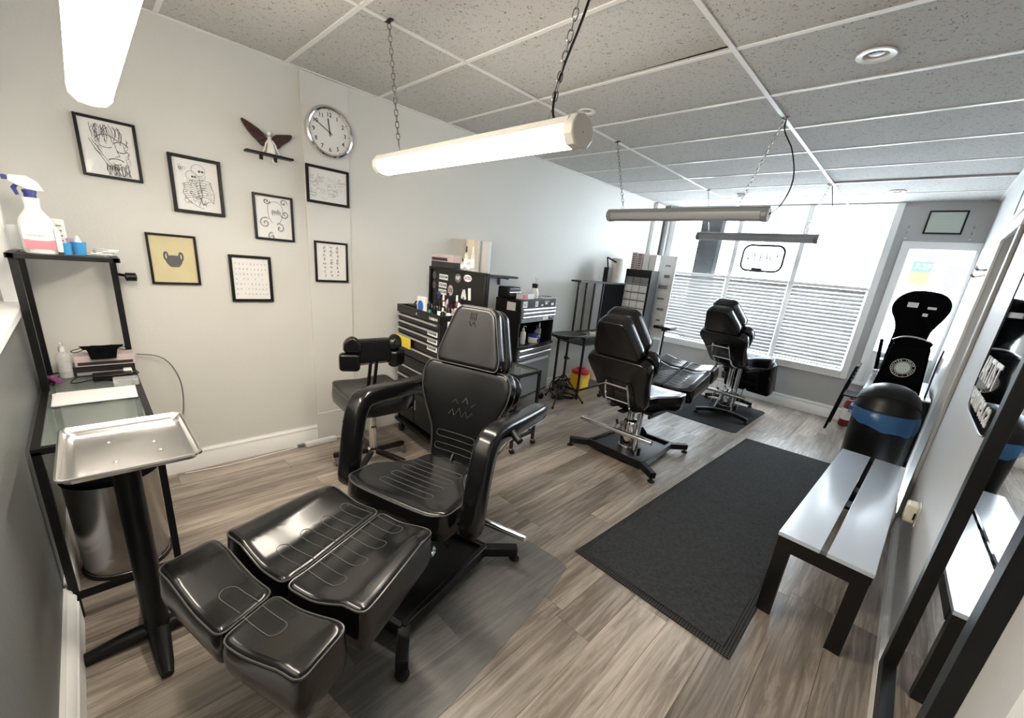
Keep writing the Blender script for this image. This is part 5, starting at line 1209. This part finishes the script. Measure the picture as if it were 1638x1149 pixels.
# ================================================================== right side
t = thing('bench', 'black bench with two pale glossy top boards against the right wall', 'bench', (3.20, 1.255, 0), math.radians(-2.2))
BL, BW = .815, .176
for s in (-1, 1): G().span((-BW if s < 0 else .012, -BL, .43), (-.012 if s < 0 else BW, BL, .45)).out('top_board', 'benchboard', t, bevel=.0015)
for u in (-1, 1):
    for s in (-1, 1): G().span((s * (BW - .004) - (0 if s < 0 else .06), u * (BL - .004) - (0 if u < 0 else .05), .0), (s * (BW - .004) + (.06 if s < 0 else 0), u * (BL - .004) + (.05 if u < 0 else 0), .43)).out('leg', 'benchtop', t, bevel=.002)
    G().span((-BW + .064, u * (BL - .006) - (0 if u < 0 else .03), .36), (BW - .064, u * (BL - .006) + (.03 if u < 0 else 0), .43)).out('end_rail', 'benchtop', t)
for s in (-1, 1): G().span((s * (BW - .012) - .012, -BL + .05, .37), (s * (BW - .012) + .012, BL - .05, .43)).out('side_rail', 'benchtop', t)
for y in (-.13, .13): G().span((-BW + .03, y - .04, .41), (BW - .03, y + .04, .429)).out('cross_brace', 'benchtop', t)
# framed wall mirror
t = thing('framed_mirror', 'tall black framed mirror on the right wall nearest the camera', 'mirror', (W, -.09, 0))
my0, my1, mz0, mz1, fx = -.36, .40, .17, 1.95, -.036
for a, b in (((my0, mz0), (my0 + .06, mz1)), ((my1 - .06, mz0), (my1, mz1)), ((my0 + .06, mz0), (my1 - .06, mz0 + .06)), ((my0 + .06, mz1 - .06), (my1 - .06, mz1))):
    G().span((fx, a[0], a[1]), (-.001, b[0], b[1])).out('frame_rail', 'blackplastic', t, bevel=.002)
G().span((-.016, my0 + .055, mz0 + .055), (-.012, my1 - .055, mz1 - .055)).out('mirror_glass', 'mirror', t)
# frameless etched mirror
t = thing('etched_mirror', 'frameless dark mirror with white lettering between doorway and framed mirror', 'mirror', (W - .001, .76, 1.10))
P = smoothpoly([(-.42, 0), (.36, 0), (.36, .95), (-.42, .95)], 3, .12)
G().prism([(p.x, p.y) for p in P], 'x', -.022, 0).out('mirror_glass', 'mirrordark', t)
G().tube([(-.022, p.x, p.y) for p in P], .003, 5, True).out('bevel_edge', 'blackplastic', t)
text('ventures.ca', .135, frameM((-.0232, .03, .075), (0, -1, 0), (0, 0, 1), (-1, 0, 0)), 'white', t, ext=.0005, font_w=.002)
text('ARTIST', .145, frameM((-.0232, .10, .185), (0, -1, 0), (0, 0, 1), (-1, 0, 0)), 'white', t, ext=.0005, font_w=.002)
# wall fitting (night light / outlet)
t = thing('plug_in_unit', 'cream plug-in unit low on the right wall behind the bench', 'plug', (W - .001, 1.30, .44))
G().span((-.055, -.05, -.045), (-.006, .05, .055)).out('body', 'beige', t, bevel=.012, seg=3); G().span((-.006, -.045, -.06), (0, .045, .06)).out('wall_plate', 'white', t, bevel=.002); G().span((-.02, -.052, -.02), (-.012, -.05, .02)).out('slot', 'blackplastic', t)
t = thing('wall_outlet', 'white outlet plate low on the right wall before the bench', 'outlet', (W - .001, .40, .38))
G().span((-.006, -.036, -.058), (0, .036, .058)).out('plate', 'white', t, bevel=.002)
for z in (-.022, .022): G().span((-.0075, -.014, z - .014), (-.006, .014, z + .014)).out('socket', 'beige', t, bevel=.001)
# wall hook rack
t = thing('coat_hook', 'dark metal double hook high on the wall past the doorway', 'hook', (W - .001, 3.15, 1.80))
G().span((-.008, -.10, -.04), (0, .10, .04)).out('plate', 'chrome', t, bevel=.002)
for y in (-.06, 0, .06): G().tube(resample([(-.006, y, .02), (-.04, y, .01), (-.065, y, .02), (-.07, y, .045)], 2), .006, 8).tube(resample([(-.006, y, -.02), (-.06, y, -.045), (-.08, y, -.02)], 2), .005, 8).out('hook', 'chrome', t)
# big black bin with blue bag
t = thing('domed_bin', 'large black bin with a dome lid and blue bag, behind the bench', 'bin', (3.205, 2.43, 0))
G().lathe([(.001, 0), (.155, 0), (.16, .01), (.185, .70), (.19, .71), (.19, .735), (.001, .735)], n=48).out('body', 'blackplastic', t)
d_ = G().lathe([(.192, .725), (.195, .745), (.190, .755), (.186, .80), (.165, .86), (.125, .905), (.07, .930), (.001, .938)], n=48).out('dome_lid', 'blackplastic', t, smooth=60)
G().tube([(.19 * math.cos(a) * math.cos(.0), -abs(.19 * math.sin(a)) * 1.0, .76 + .10 * math.sin(a)) for a in [PI * k / 16 for k in range(17)]], .003, 6).out('flap_edge', 'rubber', d_)
vs = []; fs = []; n = 64; K = 7
R = random.Random(2); dp = [.09 + .045 * math.sin(a * 2 * PI / n + 2.4) + .006 * math.sin(a * .8) for a in range(n)]
for k in range(K):
    for i in range(n):
        a = 2 * PI * i / n; rr = .196 + .010 * math.sin(k / (K - 1) * PI) + .006 * math.sin(i * 1.7 + k) * (k / K) + .012 * (k / K)
        vs.append((rr * math.cos(a), rr * math.sin(a), .735 - dp[i] * k / (K - 1)))
for k in range(K - 1):
    for i in range(n): fs.append((k * n + i, k * n + (i + 1) % n, (k + 1) * n + (i + 1) % n, (k + 1) * n + i))
G().add(vs, fs).out('blue_bag', 'bagblue', t, smooth=80)
# console table along the right wall
t = thing('console_table', 'black console table under the narrow window, holding boxes', 'table', (3.235, 3.62, 0))
G().span((-.22, -.62, .74), (.215, .50, .765)).out('top', 'blackplastic', t, bevel=.003)
G().span((-.21, -.60, .0), (-.185, .48, .74)).out('front_panel', 'dark', t)
for y in (-.60, .455): G().span((-.185, y, .0), (.21, y + .025, .74)).out('side_panel', 'blackplastic', t)
# tall black folded massage chair-like panel with hood
t = thing('hooded_backrest', 'tall black rounded backrest with white stickers in front of the narrow window', 'chair', (3.19, 3.80, .770))
hood = [(-.12, 0), (.11, 0), (.115, .40), (.125, .52), (.175, .62), (.205, .72), (.185, .80), (.12, .855), (.0, .872), (-.10, .86), (-.17, .81), (-.205, .73), (-.19, .65), (-.145, .58), (-.12, .50), (-.125, .30)]
pad('shell', hood, Matrix.Rotation(math.radians(-3), 4, 'X') @ frameM((0, -.02, 0), (1, 0, 0), (0, 0, 1), (0, -1, 0)), .06, .02, m='dark', parent=t, piping=False, it=2)
for x, z, a, b in ((-.06, .735, .075, .045), (.075, .72, .06, .022), (.045, .655, .036, .028)): G().span((x - a / 2, -.066, z - b / 2), (x + a / 2, -.064, z + b / 2)).out('sticker', 'paper', t).location = (0, .008, 0)
G().beam((-.15, .03, 0), (-.19, .03, .38), .03, .02).out('side_strut', 'dark', t)
# dark tote with round badge
t = thing('black_tote', 'black box bag with a round white badge behind the domed bin', 'bag', (3.215, 3.22, .7655))
G().prism([(-.155, 0), (.165, 0), (.125, .42), (-.115, .42)], 'y', -.10, .10).out('body', 'dark', t, bevel=.02, seg=3)
G().prism([(x, z) for x, z in ((-.11, .41), (.12, .41), (.13, .45), (.06, .475), (-.05, .475), (-.12, .45))], 'y', -.09, .09).out('rolled_top', 'dark', t, bevel=.015)
G().tube(resample([(-.125, -.06, .44), (-.06, -.08, .485), (.05, -.08, .482), (.13, -.06, .44)], 2), .008, 8).out('silver_strap', 'steel', t)
BF = frameM((.0, -.1015, .22), (1, 0, 0), (0, 0, 1), (0, -1, 0))
g = G(); ring = lambda r0, r1, z: [(r0, z), (r1, z)]
bd = G().lathe([(.001, 0), (.048, 0), (.048, .002), (.001, .002)], n=32).xf(BF).out('badge_disc', mat('badge_pale', (.55, .62, .58), .6), t)
for r0, r1 in ((.052, .055), (.076, .079)): G().lathe([(r0, 0), (r1, 0), (r1, .002), (r0, .002), (r0, 0)], n=40, cap=False).xf(BF).out('badge_ring', 'paper', t)
for k, ch in enumerate('AFTER INKED CARE * TATTOO'):
    if ch == ' ': continue
    a = PI / 2 + 1.4 - k * 2 * PI / 25; text(ch, .017, BF @ Matrix.Translation((.0655 * math.cos(a), .0655 * math.sin(a), .001)) @ Matrix.Rotation(a - PI / 2, 4, 'Z'), 'paper', bd, ext=.0004, font_w=.0004)
t = thing('white_boxes', 'pale cartons stacked at the left end of the console table', 'box', (3.08, 4.02, .7655))
G().span((-.07, -.08, 0), (.06, .10, .14)).out('lower_carton', mat('carton_grey', (.45, .45, .44), .7), t, bevel=.002); G().span((-.05, -.06, .1405), (.07, .09, .17)).out('upper_carton', 'white', t, bevel=.002)
t = thing('plastic_bag', 'crumpled translucent bag between the cartons and the black bag', 'bag', (3.06, 3.55, .7655))
G().lathe([(.001, 0), (.05, .002), (.06, .03), (.045, .07), (.03, .09), (.04, .11), (.001, .10)], n=9).out('film', 'clear', t, smooth=30)
t = thing('wire_rack', 'black wire rack with papers at the right end of the console table', 'rack', (3.41, 3.02, .7655))
for y in (-.03, .06): G().tube([(0, y, .0), (-.005, y, .3), (.0, y, .42)], .004, 6).out('wire', 'blackmetal', t)
G().span((-.02, -.06, 0), (.04, .10, .012)).out('base', 'white', t); G().box((.01, .02, .30), (.01, .16, .12)).out('paper_sheet', 'paper', t)
# folding chair side on
t = thing('folding_chair', 'black folding chair seen edge on beside the console table', 'chair', (2.85, 4.33, 0))
for y in (-.18, .18):
    G().tube([(-.08, y, .02), (-.03, y, .46), (.0, y, .70), (.02, y, .80)], .014, 8).out('front_frame', 'blackmetal', t)
    G().tube(resample([(.10, y, .45), (.13, y, .25), (.15, y, .05), (.165, y, .014), (.20, y, .02)], 1), .011, 8).out('rear_leg', 'blackmetal', t)
G().span((-.04, -.17, .44), (.12, .17, .46)).out('seat', 'blackplastic', t, bevel=.006)
for k in range(5): G().beam((.0 + k * .005, -.17, .62 + k * .042), (.0 + k * .005, .17, .62 + k * .042), .03, .024).out('back_slat', 'blackplastic', t)
t = thing('fire_extinguisher', 'red fire extinguisher on the floor behind the folding chair', 'extinguisher', (2.90, 4.62, 0))
G().lathe([(.001, 0), (.05, 0), (.055, .01), (.055, .28), (.04, .32), (.018, .335), (.018, .35), (.001, .35)], n=28).out('cylinder', 'darkred', t); G().lathe([(.0555, .08), (.056, .08), (.056, .22), (.0555, .22)], n=28, cap=False).out('label_band', 'paper', t)
G().beam((0, .0, .37), (-.02, -.07, .40), .015, .01).beam((0, 0, .355), (-.01, -.07, .355), .015, .01).cyl((0, 0, .345), (0, 0, .38), .012, n=10).out('valve', 'blackplastic', t); G().tube(resample([(.02, 0, .36), (.07, .0, .34), (.07, 0, .2), (.062, 0, .12)], 2), .007, 8).out('hose', 'blackplastic', t)
# small string ornaments beside the certificate
for k, (x, lb) in enumerate(((2.86, 'string of small beads hanging left of the certificate'), (3.36, 'string of small beads hanging right of the certificate'))):
    t = thing('bead_string', lb, 'ornament', (x, YW - .012, 2.33))
    G().tube([(0, 0, .03), (-.0, 0, -.12)], .0012, 4).out('string', 'greyplastic', t)
    for q in range(4): G().lathe([(.001, -.007), (.006, -.004), (.006, .004), (.001, .007)], n=8).out('bead', 'ink2' if q % 2 else 'beige', t, loc=(.003 * (-1) ** q, 0, .02 - q * .03))
    G().box((0, 0, -.13), (.018, .008, .012)).out('pendant', 'white', t, bevel=.003)

# groups for repeated things
GR = {'framed_drawing': 'framed drawings on the left wall', 'batten_lamp': 'batten lamps hung on chains', 'venetian_blind': 'blinds on the lower window bays',
      'client_chair': 'reclining client chairs', 'recessed_downlight': 'round ceiling downlights', 'glove_box': 'glove boxes on the glass desk', 'needle_box': 'cartons on the drawer tower',
      'paper_roll': 'paper rolls on the wall shelf', 'plastic_cup': 'blue cups on the high shelf', 'bead_string': 'bead strings beside the certificate', 'street_sign': 'street signs outside', 'bottle': 'bottles and pump bottles'}
for o in list(COL.objects):
    k = o.name.split('.')[0]
    if o.parent is None and k in GR and 'group' not in o: o['group'] = GR[k]
